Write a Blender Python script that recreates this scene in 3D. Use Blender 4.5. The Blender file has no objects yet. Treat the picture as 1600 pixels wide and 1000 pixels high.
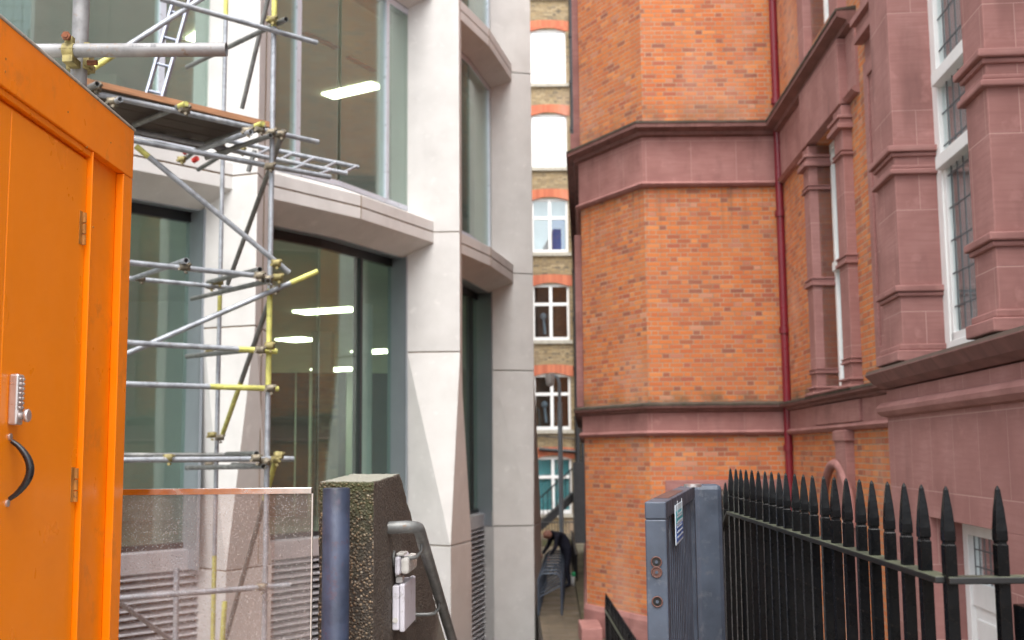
import bpy, math, random
from mathutils import Vector, Matrix, noise
random.seed(7)
sc = bpy.context.scene
COL = sc.collection
# ---------------------------------------------------------------- camera
F = 1780.0; TH = math.atan(206/F); RO = math.radians(0.5); E = 1.6
cd = bpy.data.cameras.new('camera'); cam = bpy.data.objects.new('camera', cd); COL.objects.link(cam)
cd.sensor_width = 36; cd.lens = F/1600*36; cd.clip_start = .05; cd.clip_end = 2000
R_ = Vector((1,0,0)); U_ = Vector((0,-math.sin(TH),math.cos(TH))); W_ = Vector((0,math.cos(TH),math.sin(TH)))
cx = R_*math.cos(RO)-U_*math.sin(RO); cy = R_*math.sin(RO)+U_*math.cos(RO); cz = -W_
M4 = Matrix((cx,cy,cz)).transposed().to_4x4(); M4.translation = (0,0,E)
cam.matrix_world = M4
cd.dof.use_dof = True; cd.dof.focus_distance = 4.0; cd.dof.aperture_fstop = 4.0
sc.camera = cam
sc.render.resolution_x = 1024; sc.render.resolution_y = 640
# ---------------------------------------------------------------- light
SUN_EL, SUN_AZ = math.radians(62), math.radians(183)
w = bpy.data.worlds.new('World'); sc.world = w; w.use_nodes = True
nt = w.node_tree; bg = nt.nodes['Background']
sk = nt.nodes.new('ShaderNodeTexSky'); sk.sky_type = 'NISHITA'; sk.sun_disc = False
sk.sun_elevation = SUN_EL; sk.sun_rotation = SUN_AZ; sk.air_density = 1.0; sk.dust_density = 4.0; sk.ozone_density = 1.0
hs = nt.nodes.new('ShaderNodeHueSaturation'); hs.inputs['Saturation'].default_value = .32
nt.links.new(sk.outputs[0], hs.inputs['Color']); nt.links.new(hs.outputs[0], bg.inputs[0]); bg.inputs[1].default_value = .15
sl = bpy.data.lights.new('sun', 'SUN'); sl.energy = 1.15; sl.angle = math.radians(60); sl.color = (1,.95,.88)
so = bpy.data.objects.new('sun', sl); COL.objects.link(so)
sd = Vector((math.sin(SUN_AZ)*math.cos(SUN_EL), math.cos(SUN_AZ)*math.cos(SUN_EL), math.sin(SUN_EL)))
so.rotation_euler = sd.to_track_quat('Z','Y').to_euler()
sc.view_settings.view_transform = 'Standard'; sc.view_settings.look = 'None'
sc.view_settings.exposure = 1.40; sc.view_settings.gamma = 1
# ---------------------------------------------------------------- pixel helpers (read positions off the photograph, at real distances)
def ray(px, py):
    u, v = px-800, 500-py; c, s = math.cos(RO), math.sin(RO)
    u, v = c*u+s*v, -s*u+c*v
    return (u, F*math.cos(TH)-v*math.sin(TH), F*math.sin(TH)+v*math.cos(TH))
def P(px, py, Y):
    r = ray(px, py); t = Y/r[1]; return Vector((r[0]*t, Y, E+r[2]*t))
def PX(px, py, a, b=0):
    r = ray(px, py); t = a/(r[0]-b*r[1]); return Vector((r[0]*t, r[1]*t, E+r[2]*t))
def PZ(px, py, z):
    r = ray(px, py); t = (z-E)/r[2]; return Vector((r[0]*t, r[1]*t, z))
# ---------------------------------------------------------------- mesh builder
class MB:
    def __init__(s): s.v=[]; s.f=[]; s.sm=[]
    def add(s, vs, fs, smooth=False):
        o=len(s.v); s.v += [tuple(v) for v in vs]; s.f += [tuple(i+o for i in f) for f in fs]; s.sm += [smooth]*len(fs); return s
    def hexa(s, p):   # 8 points, bottom 4 then top 4, ccw
        return s.add(p, [(3,2,1,0),(4,5,6,7),(0,1,5,4),(1,2,6,5),(2,3,7,6),(3,0,4,7)])
    def box(s, x0,x1,y0,y1,z0,z1):
        return s.hexa([(x0,y0,z0),(x1,y0,z0),(x1,y1,z0),(x0,y1,z0),(x0,y0,z1),(x1,y0,z1),(x1,y1,z1),(x0,y1,z1)])
    def prism(s, pts, z0, z1, pts2=None):
        n=len(pts); pts2=pts2 or pts
        a=sum(pts[i][0]*pts[(i+1)%n][1]-pts[(i+1)%n][0]*pts[i][1] for i in range(n))
        if a<0: pts=pts[::-1]; pts2=pts2[::-1]
        vs=[(x,y,z0) for x,y in pts]+[(x,y,z1) for x,y in pts2]
        return s.add(vs, [tuple(range(n-1,-1,-1)), tuple(range(n,2*n))]+[(i,(i+1)%n,n+(i+1)%n,n+i) for i in range(n)])
    def tube(s, path, r, n=12, caps=True, hollow=False):
        path=[Vector(p) for p in path]; rs = r if isinstance(r,(list,tuple)) else [r]*len(path)
        rings=[]; prev=None
        for i,p in enumerate(path):
            d=(path[min(i+1,len(path)-1)]-path[max(i-1,0)]).normalized()
            if prev is None:
                a=Vector((0,0,1)) if abs(d.z)<.9 else Vector((1,0,0)); u=d.cross(a).normalized()
            else: u=(prev-d*prev.dot(d)).normalized()
            prev=u; v=d.cross(u)
            rings.append([p+(u*math.cos(2*math.pi*k/n)+v*math.sin(2*math.pi*k/n))*rs[i] for k in range(n)])
        vs=[q for rg in rings for q in rg]; m=len(rings)
        s.add(vs, [(i*n+k,i*n+(k+1)%n,(i+1)*n+(k+1)%n,(i+1)*n+k) for i in range(m-1) for k in range(n)], True)
        for e,idx in ((0,0),(1,m-1)):
            rg=rings[idx]; c=path[idx]
            if hollow:
                d=(path[idx]-path[idx-1 if e else 1]).normalized()
                inn=[c+(q-c)*.82 for q in rg]; deep=[q-d*.12 for q in inn]
                f=[(k,(k+1)%n,n+(k+1)%n,n+k) for k in range(n)]+[(n+k,n+(k+1)%n,2*n+(k+1)%n,2*n+k) for k in range(n)]+[tuple(range(2*n,3*n))]
                s.add(rg+inn+deep, f)
            elif caps: s.add(rg, [tuple(range(n))[::(1 if e else -1)]])
        return s
    def sweep(s, prof, path, closed=False):
        # prof: closed list (n,z), n = outward offset; outward is to the right hand of travel
        path=[Vector(p) for p in path]; m=len(path); k=len(prof); rings=[]
        for i,p in enumerate(path):
            d0=(path[i]-path[i-1]).normalized() if i else (path[1]-path[0]).normalized()
            d1=(path[i+1]-path[i]).normalized() if i<m-1 else d0
            n0=Vector((d0.y,-d0.x)); n1=Vector((d1.y,-d1.x)); nn=(n0+n1).normalized(); sc_=1/max(.3,nn.dot(n0))
            rings.append([(p.x+nn.x*sc_*a, p.y+nn.y*sc_*a, z) for a,z in prof])
        s.add([q for r in rings for q in r], [(i*k+j,(i+1)*k+j,(i+1)*k+(j+1)%k,i*k+(j+1)%k) for i in range(m-1) for j in range(k)]+[tuple(range(k))[::-1], tuple((m-1)*k+j for j in range(k))])
        return s
    def ball(s, c, r, n=10, m=7):
        c=Vector(c); r = r if isinstance(r,(tuple,list)) else (r,r,r); vs=[]
        for i in range(m+1):
            a=math.pi*i/m
            for k in range(n):
                b=2*math.pi*k/n; vs.append((c.x+r[0]*math.sin(a)*math.cos(b), c.y+r[1]*math.sin(a)*math.sin(b), c.z+r[2]*math.cos(a)))
        return s.add(vs, [(i*n+k,(i+1)*n+k,(i+1)*n+(k+1)%n,i*n+(k+1)%n) for i in range(m) for k in range(n)], True)
    def build(s, name, mat, parent=None, bevel=0, fix=True):
        me=bpy.data.meshes.new(name); me.from_pydata(s.v,[],s.f); me.update()
        import bmesh
        if fix:
            b=bmesh.new(); b.from_mesh(me); bmesh.ops.recalc_face_normals(b, faces=b.faces); b.to_mesh(me); b.free()
        for p,q in zip(me.polygons, s.sm): p.use_smooth=q
        uv=me.uv_layers.new(name='UVMap')
        for p in me.polygons:
            n=p.normal
            if abs(n.z)>.8: t=(1,0); 
            else:
                l=math.hypot(n.x,n.y); t=(-n.y/l, n.x/l)
            for li in p.loop_indices:
                c=me.vertices[me.loops[li].vertex_index].co
                uv.data[li].uv=(c.x,c.y) if abs(n.z)>.8 else (c.x*t[0]+c.y*t[1], c.z)
        me.materials.append(mat)
        o=bpy.data.objects.new(name, me); COL.objects.link(o)
        if parent: o.parent=parent; o.matrix_parent_inverse = Matrix.Translation(-parent.location) if parent.type=='EMPTY' else Matrix.Identity(4)
        if bevel:
            m=o.modifiers.new('bevel','BEVEL'); m.width=bevel; m.segments=2; m.limit_method='ANGLE'; m.angle_limit=math.radians(40)
        return o
class Frame:   # wall frame: u along, n outward, z up
    def __init__(s, x, y, tx, ty, flip=False):
        l=math.hypot(tx,ty); s.o=Vector((x,y)); s.t=Vector((tx/l,ty/l)); s.n=Vector((s.t.y,-s.t.x))*(-1 if flip else 1)
    def p(s,u,n,z): q=s.o+s.t*u+s.n*n; return (q.x,q.y,z)
    def box(s, mb, u0,u1,n0,n1,z0,z1):
        return mb.hexa([s.p(u0,n1,z0),s.p(u1,n1,z0),s.p(u1,n0,z0),s.p(u0,n0,z0),s.p(u0,n1,z1),s.p(u1,n1,z1),s.p(u1,n0,z1),s.p(u0,n0,z1)])
    def wall(s, mb, u0,u1,z0,z1,thick,holes,n=0):
        us=sorted({u0,u1,*[h[0] for h in holes],*[h[1] for h in holes]}); zs=sorted({z0,z1,*[h[2] for h in holes],*[h[3] for h in holes]})
        us=[u for u in us if u0<=u<=u1]; zs=[z for z in zs if z0<=z<=z1]
        for a,b in zip(zs,zs[1:]):
            run=None
            for c,d in zip(us,us[1:]):
                hole=any(h[0]<=(c+d)/2<=h[1] and h[2]<=(a+b)/2<=h[3] for h in holes)
                if hole:
                    if run is not None: s.box(mb,run,c,n-thick,n,a,b); run=None
                elif run is None: run=c
            if run is not None: s.box(mb,run,us[-1],n-thick,n,a,b)
        return mb
    def u_at(s, px, py, n=0):   # u where the pixel ray meets the plane at offset n
        r=ray(px,py); o=s.o+s.n*n
        # o + t*u = k*(rx,ry)
        det=s.t.x*(-r[1])+r[0]*s.t.y; u=(-o.x*(-r[1]) - r[0]*o.y)/det
        k=((o+s.t*u).length)/math.hypot(r[0],r[1]); return u, E+r[2]*k
def empty(name, loc, label=None, cat=None, group=None):
    o=bpy.data.objects.new(name,None); o.location=loc; COL.objects.link(o); o.empty_display_size=.2
    if label: tag(o,label,cat,group)
    return o
def tag(o,label=None,cat=None,group=None,kind=None):
    if label: o['label']=label
    if cat: o['category']=cat
    if group: o['group']=group
    if kind: o['kind']=kind
    return o
# ---------------------------------------------------------------- materials
class NT:
    def __init__(s,name):
        s.m=bpy.data.materials.new(name); s.m.use_nodes=True; s.t=s.m.node_tree; s.b=s.t.nodes['Principled BSDF']; s.out=s.t.nodes['Material Output']
        s._uv=None
    def n(s,t,**k):
        nd=s.t.nodes.new(t)
        for a,v in k.items(): setattr(nd,a,v)
        return nd
    def l(s,a,b): s.t.links.new(a,b)
    def math(s,op,a,b=None,c=None):
        nd=s.n('ShaderNodeMath',operation=op)
        for i,x in enumerate((a,b,c)):
            if x is None: continue
            if isinstance(x,(int,float)): nd.inputs[i].default_value=x
            else: s.l(x,nd.inputs[i])
        return nd.outputs[0]
    def uv(s):
        if not s._uv: s._uv=s.n('ShaderNodeUVMap'); s._uv.uv_map='UVMap'
        return s._uv.outputs[0]
    def obj(s): return s.n('ShaderNodeTexCoord').outputs['Object']
    def noise(s,vec,scale,detail=4,rough=.55,dim='3D',scl=None):
        if scl:
            mp=s.n('ShaderNodeMapping'); mp.inputs['Scale'].default_value=scl; s.l(vec,mp.inputs[0]); vec=mp.outputs[0]
        nd=s.n('ShaderNodeTexNoise'); nd.inputs['Scale'].default_value=scale; nd.inputs['Detail'].default_value=detail; nd.inputs['Roughness'].default_value=rough
        s.l(vec,nd.inputs['Vector']); return nd.outputs['Fac']
    def ramp(s,fac,stops,interp='LINEAR'):
        nd=s.n('ShaderNodeValToRGB'); cr=nd.color_ramp; cr.interpolation=interp
        while len(cr.elements)<len(stops): cr.elements.new(.5)
        for e,(p,c) in zip(cr.elements,stops): e.position=p; e.color=(*c,1) if len(c)==3 else c
        s.l(fac,nd.inputs[0]); return nd.outputs[0]
    def mix(s,fac,a,b,mode='MIX'):
        nd=s.n('ShaderNodeMix',data_type='RGBA',blend_type=mode)
        for i,x in ((0,fac),(6,a),(7,b)):
            if isinstance(x,(int,float)): nd.inputs[i].default_value=x
            elif isinstance(x,tuple): nd.inputs[i].default_value=(*x,1)
            else: s.l(x,nd.inputs[i])
        return nd.outputs[2]
    def bump(s,h,strength=.3,dist=.01):
        nd=s.n('ShaderNodeBump'); nd.inputs['Strength'].default_value=strength; nd.inputs['Distance'].default_value=dist
        s.l(h,nd.inputs['Height']); s.l(nd.outputs[0],s.b.inputs['Normal'])
    def col(s,c):
        if isinstance(c,tuple): s.b.inputs['Base Color'].default_value=(*c,1)
        else: s.l(c,s.b.inputs['Base Color'])
    def set(s,**k):
        for a,v in k.items():
            i=s.b.inputs[a.replace('_',' ')]
            if isinstance(v,(int,float)): i.default_value=v
            else: s.l(v,i)
        return s
def rng(s,fac,a,b,lo=0,hi=1):
    nd=s.n('ShaderNodeMapRange'); s.l(fac,nd.inputs[0]); 
    for i,v in zip((1,2,3,4),(a,b,lo,hi)): nd.inputs[i].default_value=v
    return nd.outputs[0]
def paint(name,c,rough=.5,metal=0,var=.12,scale=6,bump=.05,dirt=None,spec=None):
    s=NT(name)
    if spec is not None: s.b.inputs['Specular IOR Level'].default_value=spec
    o=s.obj(); n=s.noise(o,scale,5)
    c2=tuple(x*(1-var) for x in c); c3=tuple(min(1,x*(1+var)) for x in c)
    k=s.ramp(n,[(.3,c2),(.7,c3)])
    if dirt:
        k=s.mix(rng(s,s.noise(o,scale*2.7,6,.7),.56,.68),k,dirt)
    s.col(k); s.set(Roughness=rng(s,s.noise(o,scale*3,3),.3,.7,max(.05,rough-.1),rough+.1),Metallic=metal)
    if bump: s.bump(s.noise(o,60,3),bump,.005)
    return s.m
def brick(name,stops,mortar,dirt,pitch=.3375,ch=.075,jt=.012,rough=.85,bumpd=.006):
    s=NT(name); sx=s.n('ShaderNodeSeparateXYZ'); s.l(s.uv(),sx.inputs[0]); u,v=sx.outputs[0],sx.outputs[1]
    # slight wobble
    rowf=s.math('DIVIDE',v,ch); row=s.math('FLOOR',rowf)
    up=s.math('DIVIDE',s.math('ADD',u,s.math('MULTIPLY',s.math('MODULO',s.math('ABSOLUTE',row),2.0),pitch/2)),pitch)
    ui=s.math('FLOOR',up); uf=s.math('SUBTRACT',up,ui)
    hd=s.math('GREATER_THAN',uf,.6667)
    # distance to edges in metres
    e=s.math('MINIMUM',s.math('ABSOLUTE',s.math('SUBTRACT',uf,.6667)),s.math('MINIMUM',uf,s.math('SUBTRACT',1.0,uf)))
    eu=s.math('MULTIPLY',e,pitch)
    vf=s.math('FRACT',rowf); ev=s.math('MULTIPLY',s.math('MINIMUM',vf,s.math('SUBTRACT',1.0,vf)),ch)
    ed=s.math('MINIMUM',eu,ev)
    nz=s.noise(s.uv(),40,3)
    ed2=s.math('ADD',ed,s.math('MULTIPLY',s.math('SUBTRACT',nz,.5),.004))
    mask=rng(s,ed2,jt/2-.001,jt/2+.002)
    cb=s.n('ShaderNodeCombineXYZ'); s.l(s.math('ADD',s.math('MULTIPLY',ui,2.0),hd),cb.inputs[0]); s.l(row,cb.inputs[1])
    wn=s.n('ShaderNodeTexWhiteNoise',noise_dimensions='2D'); s.l(cb.outputs[0],wn.inputs[0])
    c=s.ramp(wn.outputs[0],stops)
    big=s.noise(s.uv(),1.1,5); fine=s.noise(s.uv(),25,4)
    c=s.mix(rng(s,fine,.35,.7,0,.22),c,dirt)
    mo=s.mix(rng(s,s.noise(s.uv(),3,3),.35,.65),mortar,tuple(x*.62 for x in mortar))
    c=s.mix(mask,mo,c)
    c=s.mix(rng(s,big,.45,.72,0,.45),c,s.mix(.5,c,dirt),'MIX')
    c=s.mix(rng(s,s.noise(s.uv(),.6,4,scl=(1,.35,1)),.55,.75,0,.35),c,(.62,.45,.36))
    if name=='orange_red_brick':   # algae and soot lying just above and below the ledges
        z=v; n5=s.noise(s.uv(),2.2,5,scl=(1,.8,1))
        a=s.math('MULTIPLY',rng(s,z,2.62,2.34),rng(s,z,2.2,2.34)); c=s.mix(s.math('MULTIPLY',a,rng(s,n5,.42,.6,0,.9)),c,(.07,.075,.04))
        st=s.noise(s.uv(),1.6,5,scl=(5,.25,1)); b2=s.math('MULTIPLY',rng(s,z,4.6,5.88),rng(s,z,6.0,5.9)); c=s.mix(s.math('MULTIPLY',b2,rng(s,st,.48,.68,0,.55)),c,(.16,.085,.05))
        a=s.math('MULTIPLY',rng(s,z,7.5,6.95),rng(s,z,6.8,6.95)); c=s.mix(s.math('MULTIPLY',a,rng(s,n5,.45,.65,0,.6)),c,(.16,.10,.06))
    s.col(c); s.set(Roughness=rough); s.bump(s.math('ADD',mask,s.math('MULTIPLY',fine,.35)),.55,bumpd)
    return s.m
def stone(name,base,dark,light,joint,bw=.62,bh=.42,joints=True,jc=None,rough=.8,bed=True,tone=.0,stain=.5):
    s=NT(name); uv=s.uv(); sx=s.n('ShaderNodeSeparateXYZ'); s.l(uv,sx.inputs[0]); u,v=sx.outputs[0],sx.outputs[1]
    n=s.noise(uv,2.2,6); c=s.ramp(n,[(.3,dark),(.5,base),(.75,light)])
    h=s.noise(uv,30,4)
    if bed:
        mp=s.n('ShaderNodeMapping'); mp.inputs['Rotation'].default_value=(0,0,.28); mp.inputs['Scale'].default_value=(.6,9,1); s.l(uv,mp.inputs[0])
        b=s.noise(mp.outputs[0],4,4,.6); c=s.mix(rng(s,b,.42,.64,0,.5),c,dark)
    if joints:
        rf=s.math('DIVIDE',v,bh); row=s.math('FLOOR',rf)
        uu=s.math('ADD',s.math('DIVIDE',u,bw),s.math('MULTIPLY',s.math('MODULO',s.math('ABSOLUTE',row),2.0),.47)); ui=s.math('FLOOR',uu); uf=s.math('FRACT',uu); vf=s.math('FRACT',rf)
        ed=s.math('MINIMUM',s.math('MULTIPLY',s.math('MINIMUM',uf,s.math('SUBTRACT',1.0,uf)),bw),s.math('MULTIPLY',s.math('MINIMUM',vf,s.math('SUBTRACT',1.0,vf)),bh))
        cb=s.n('ShaderNodeCombineXYZ'); s.l(ui,cb.inputs[0]); s.l(row,cb.inputs[1]); wn=s.n('ShaderNodeTexWhiteNoise',noise_dimensions='2D'); s.l(cb.outputs[0],wn.inputs[0])
        c=s.mix(rng(s,wn.outputs[0],0,1,0,.45),c,dark)
        k=rng(s,ed,.002,.005); c=s.mix(k,jc or joint,c); h=s.math('ADD',s.math('MULTIPLY',h,.4),k)
    c=s.mix(rng(s,s.noise(uv,1.3,5,scl=(2.2,.5,1)),.56,.74,0,stain),c,tuple(x*.55 for x in dark))
    c=s.mix(rng(s,s.noise(uv,5,5),.6,.75,0,.35),c,tuple(min(1,x*1.35) for x in light))
    s.col(c); s.set(Roughness=rough); s.bump(h,.25,.004); return s.m
def ledge_stone(name,top,face,zc,band):  # mossy weathered upward faces
    s=NT(name); uv=s.uv(); g=s.n('ShaderNodeNewGeometry'); sx=s.n('ShaderNodeSeparateXYZ'); s.l(g.outputs['Normal'],sx.inputs[0])
    n=s.noise(uv,3,6); c=s.ramp(n,[(.3,tuple(x*.75 for x in face)),(.7,tuple(x*1.15 for x in face))])
    st=s.noise(uv,2,5,scl=(6,.6,1)); c=s.mix(rng(s,st,.5,.7,0,.5),c,tuple(x*.4 for x in face))
    m=s.math('MULTIPLY',rng(s,sx.outputs[2],.15,.6),rng(s,s.noise(uv,6,5),.2,.45))
    c=s.mix(m,c,top); s.col(c); s.set(Roughness=.85); s.bump(s.noise(uv,30,4),.3,.004); return s.m
def schlick(s,f0):
    lw=s.n('ShaderNodeLayerWeight'); lw.inputs[0].default_value=.5; p5=s.math('POWER',lw.outputs['Facing'],5.0)
    return s.math('ADD',s.math('MULTIPLY',p5,1-f0),f0)
def glass(name,tint,refl=.08,rough=.0,haze=(.5,.5,.5),hazeamt=0.0,ior=1.5):
    s=NT(name); s.t.nodes.remove(s.b)
    tr=s.n('ShaderNodeBsdfTransparent'); tr.inputs[0].default_value=(*tint,1)
    gl=s.n('ShaderNodeBsdfGlossy'); gl.inputs['Roughness'].default_value=rough; gl.inputs[0].default_value=(.9,.95,.93,1)
    mx=s.n('ShaderNodeMixShader'); s.l(schlick(s,refl),mx.inputs[0]); s.l(tr.outputs[0],mx.inputs[1]); s.l(gl.outputs[0],mx.inputs[2])
    nb=s.n('ShaderNodeBump'); nb.inputs['Strength'].default_value=.05; nb.inputs['Distance'].default_value=.02; s.l(s.noise(s.obj(),.8,1),nb.inputs['Height']); s.l(nb.outputs[0],gl.inputs['Normal'])
    if hazeamt:  # diffuse haze painted into the pane to lighten the dark glass
        df=s.n('ShaderNodeBsdfDiffuse'); df.inputs[0].default_value=(*haze,1); m2=s.n('ShaderNodeMixShader'); m2.inputs[0].default_value=hazeamt; s.l(mx.outputs[0],m2.inputs[1]); s.l(df.outputs[0],m2.inputs[2]); mx=m2
    s.l(mx.outputs[0],s.out.inputs[0]); return s.m
def emit(name,c,st):
    s=NT(name); s.b.inputs['Emission Color'].default_value=(*c,1); s.b.inputs['Emission Strength'].default_value=st; s.col(c); return s.m
M={}
ORG=(.94,.235,.001)
M['orange']=paint('orange_paint',ORG,.36,0,.07,2.6,.07,spec=.25,dirt=(.80,.215,.012))
M['orange_door']=paint('orange_door_paint',(.94,.25,.001),.33,0,.05,1.5,.03,spec=.3)
M['silver']=paint('cast_silver',(.62,.6,.6),.35,.8,.1,20)
M['blackplastic']=paint('black_plastic',(.015,.015,.017),.3,0,.2,20)
M['brass']=paint('hinge_metal',(.42,.17,.03),.6,.05,.3,30,dirt=(.14,.05,.02))
M['brick']=brick('orange_red_brick',[(0,(.44,.11,.038)),(.07,(.26,.08,.05)),(.12,(.50,.14,.042)),(.45,(.61,.18,.038)),(.7,(.50,.12,.035)),(.84,(.66,.235,.065)),(.92,(.38,.088,.044)),(1,(.58,.26,.15))],(.43,.31,.21),(.34,.18,.11))
M['stock']=brick('yellow_stock_brick',[(0,(.20,.14,.075)),(.3,(.36,.26,.13)),(.6,(.25,.18,.10)),(.85,(.42,.32,.18)),(1,(.09,.07,.05))],(.3,.25,.17),(.12,.10,.07),bumpd=.004)
M['redbrick']=brick('gauged_red_brick',[(0,(.42,.11,.055)),(1,(.56,.18,.09))],(.5,.2,.12),(.4,.15,.1),pitch=.18,ch=.5,jt=.005)
M['sand']=stone('red_sandstone',(.36,.172,.155),(.265,.12,.107),(.43,.225,.205),None,bw=.74,bh=.95,jc=(.47,.28,.25))
M['sandwall']=stone('coursed_red_sandstone',(.36,.172,.155),(.285,.128,.115),(.43,.225,.205),None,bw=.62,bh=.62,jc=(.47,.28,.25))
M['sandplain']=stone('red_sandstone_plain',(.335,.157,.142),(.24,.107,.095),(.40,.205,.185),None,joints=False)
M['cornice']=ledge_stone('sandstone_cornice',(.035,.036,.024),(.20,.093,.082),0,0)
M['lime']=stone('pale_limestone',(.61,.60,.585),(.565,.555,.54),(.65,.64,.625),None,joints=False,bed=False,rough=.7,stain=.14)
M['gap']=paint('joint_shadow_gap',(.22,.15,.09),.9,0,.2)
M['metal']=paint('silver_window_frame',(.62,.66,.74),.35,.35,.05,4,.0)
M['greymetal']=paint('grey_reveal_panel',(.30,.335,.37),.4,.3,.08,1.0,.0)
M['darkframe']=paint('dark_window_frame',(.02,.022,.024),.4,0,.1,4,.0)
M['louvre']=paint('louvre_metal',(.55,.55,.58),.4,.4,.08,5,.02)
M['void']=paint('dark_void',(.015,.015,.015),.9,0,.1)
M['ceil']=paint('office_ceiling',(.66,.70,.62),.9,0,.06,1)
M['ifloor']=paint('office_floor',(.42,.40,.36),.7,0,.2,1)
M['iwall']=paint('office_wall',(.62,.68,.62),.8,0,.15,.4)
M['idark']=paint('reflected_dark_panel',(.10,.055,.03),.7,0,.3,1)
M['lamp']=emit('ceiling_light_panel',(1,.93,.68),5.5)
M['slot']=paint('ceiling_slot',(.10,.02,.01),.7,0,.1)
M['gglass']=glass('green_tinted_glass',(.80,.92,.87),.11,haze=(.42,.52,.48),hazeamt=.06)
M['uglass']=glass('upper_tinted_glass',(.80,.90,.86),.17,haze=(.48,.58,.54),hazeamt=.11)
M['white']=paint('white_window_paint',(.80,.80,.79),.45,0,.04,5,.02)
M['clear']=glass('window_glass',(.85,.9,.92),.16)
M['bayglass']=glass('leaded_window_glass',(.85,.9,.92),.30)
M['sky']=glass('bright_reflecting_glass',(.8,.82,.85),.7)
M['teal']=paint('teal_blind',(.16,.42,.42),.6,0,.1,2)
M['curtain']=paint('pale_window_backing',(.74,.76,.76),.8,0,.1,3)
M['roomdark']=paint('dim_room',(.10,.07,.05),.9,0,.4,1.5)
M['lead']=paint('lead_came',(.13,.14,.15),.5,.2,.1)
M['pipe']=paint('crimson_pipe_paint',(.17,.010,.020),.35,0,.12,3,.03)
M['blackpipe']=paint('black_pipe_paint',(.018,.018,.02),.45,0,.3,6)
M['soot']=paint('sooty_stone_edge',(.075,.06,.045),.85,0,.5,3,.1,dirt=(.04,.045,.022))
M['sill']=paint('grey_sill_stone',(.42,.39,.33),.9,0,.15,8,dirt=(.12,.13,.07))
def tubemat(name,c,met=.45):
    s=NT(name); o=s.obj(); n=s.noise(o,9,6,.65)
    k=s.ramp(n,[(.3,tuple(x*.6 for x in c)),(.5,c),(.7,tuple(min(1,x*1.3) for x in c))])
    k=s.mix(rng(s,s.noise(o,28,5,.7),.6,.7,0,.8),k,(.20,.13,.08)); k=s.mix(rng(s,s.noise(o,3,4),.6,.75,0,.5),k,(.62,.62,.6))
    s.col(k); s.set(Roughness=.5,Metallic=met); s.bump(s.noise(o,45,4),.15,.003); return s.m
M['galv']=tubemat('galvanised_steel',(.36,.385,.42))
M['galvold']=tubemat('weathered_galvanised_steel',(.21,.215,.21))
M['galvnear']=tubemat('worn_galvanised_steel',(.24,.24,.245),.15)
M['yellow']=paint('yellow_marked_steel',(.58,.56,.16),.55,.1,.25,12,.05,dirt=(.3,.28,.12))
M['coupler']=paint('coupler_steel',(.20,.175,.13),.6,.5,.6,25,.1,dirt=(.13,.07,.03))
M['couplerusty']=paint('rusty_bolt',(.16,.055,.025),.85,.1,.5,40,.2,dirt=(.1,.03,.01))
M['couplery']=paint('yellow_coupler',(.26,.22,.09),.65,.3,.5,25,.1,dirt=(.12,.08,.04))
M['red']=paint('red_tag',(.55,.03,.02),.5)
def wood(name,c):
    s=NT(name); o=s.uv(); n=s.noise(o,4,6,scl=(1,22,1)); s.col(s.ramp(n,[(.3,tuple(x*.55 for x in c)),(.7,c)])); s.set(Roughness=.8); s.bump(n,.3,.003); return s.m
M['board']=wood('scaffold_board',(.50,.25,.13)); M['oldshadedboard']=wood('weathered_shaded_board',(.10,.075,.058))  # second board: weathered grey, darkened further for the shade under the deck
M['alu']=paint('ladder_aluminium',(.26,.29,.36),.45,.4,.06,8)
M['gate']=paint('slate_grey_paint',(.055,.072,.102),.45,.1,.28,7,.1,dirt=(.10,.115,.14))
M['gatewear']=paint('worn_oxide_paint',(.10,.045,.035),.6,.1,.3,20,.1)
M['bollard']=paint('blue_grey_post_paint',(.030,.040,.070),.5,.1,.45,9,.25,dirt=(.055,.04,.065),spec=.4)
M['ironblack']=paint('black_iron_paint',(.004,.0045,.0055),.2,0,.3,25,.12,dirt=(.011,.009,.008),spec=.16)
s=NT('mossy_iron_paint'); g=s.n('ShaderNodeNewGeometry'); sx=s.n('ShaderNodeSeparateXYZ'); s.l(g.outputs['Normal'],sx.inputs[0])
s.col(s.mix(s.math('MULTIPLY',rng(s,sx.outputs[2],.3,.8),rng(s,s.noise(s.obj(),14,5),.3,.55)),(.008,.009,.010),(.085,.095,.06))); s.set(Roughness=.5); s.bump(s.noise(s.obj(),40,4),.2,.004); M['rail']=s.m
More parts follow.
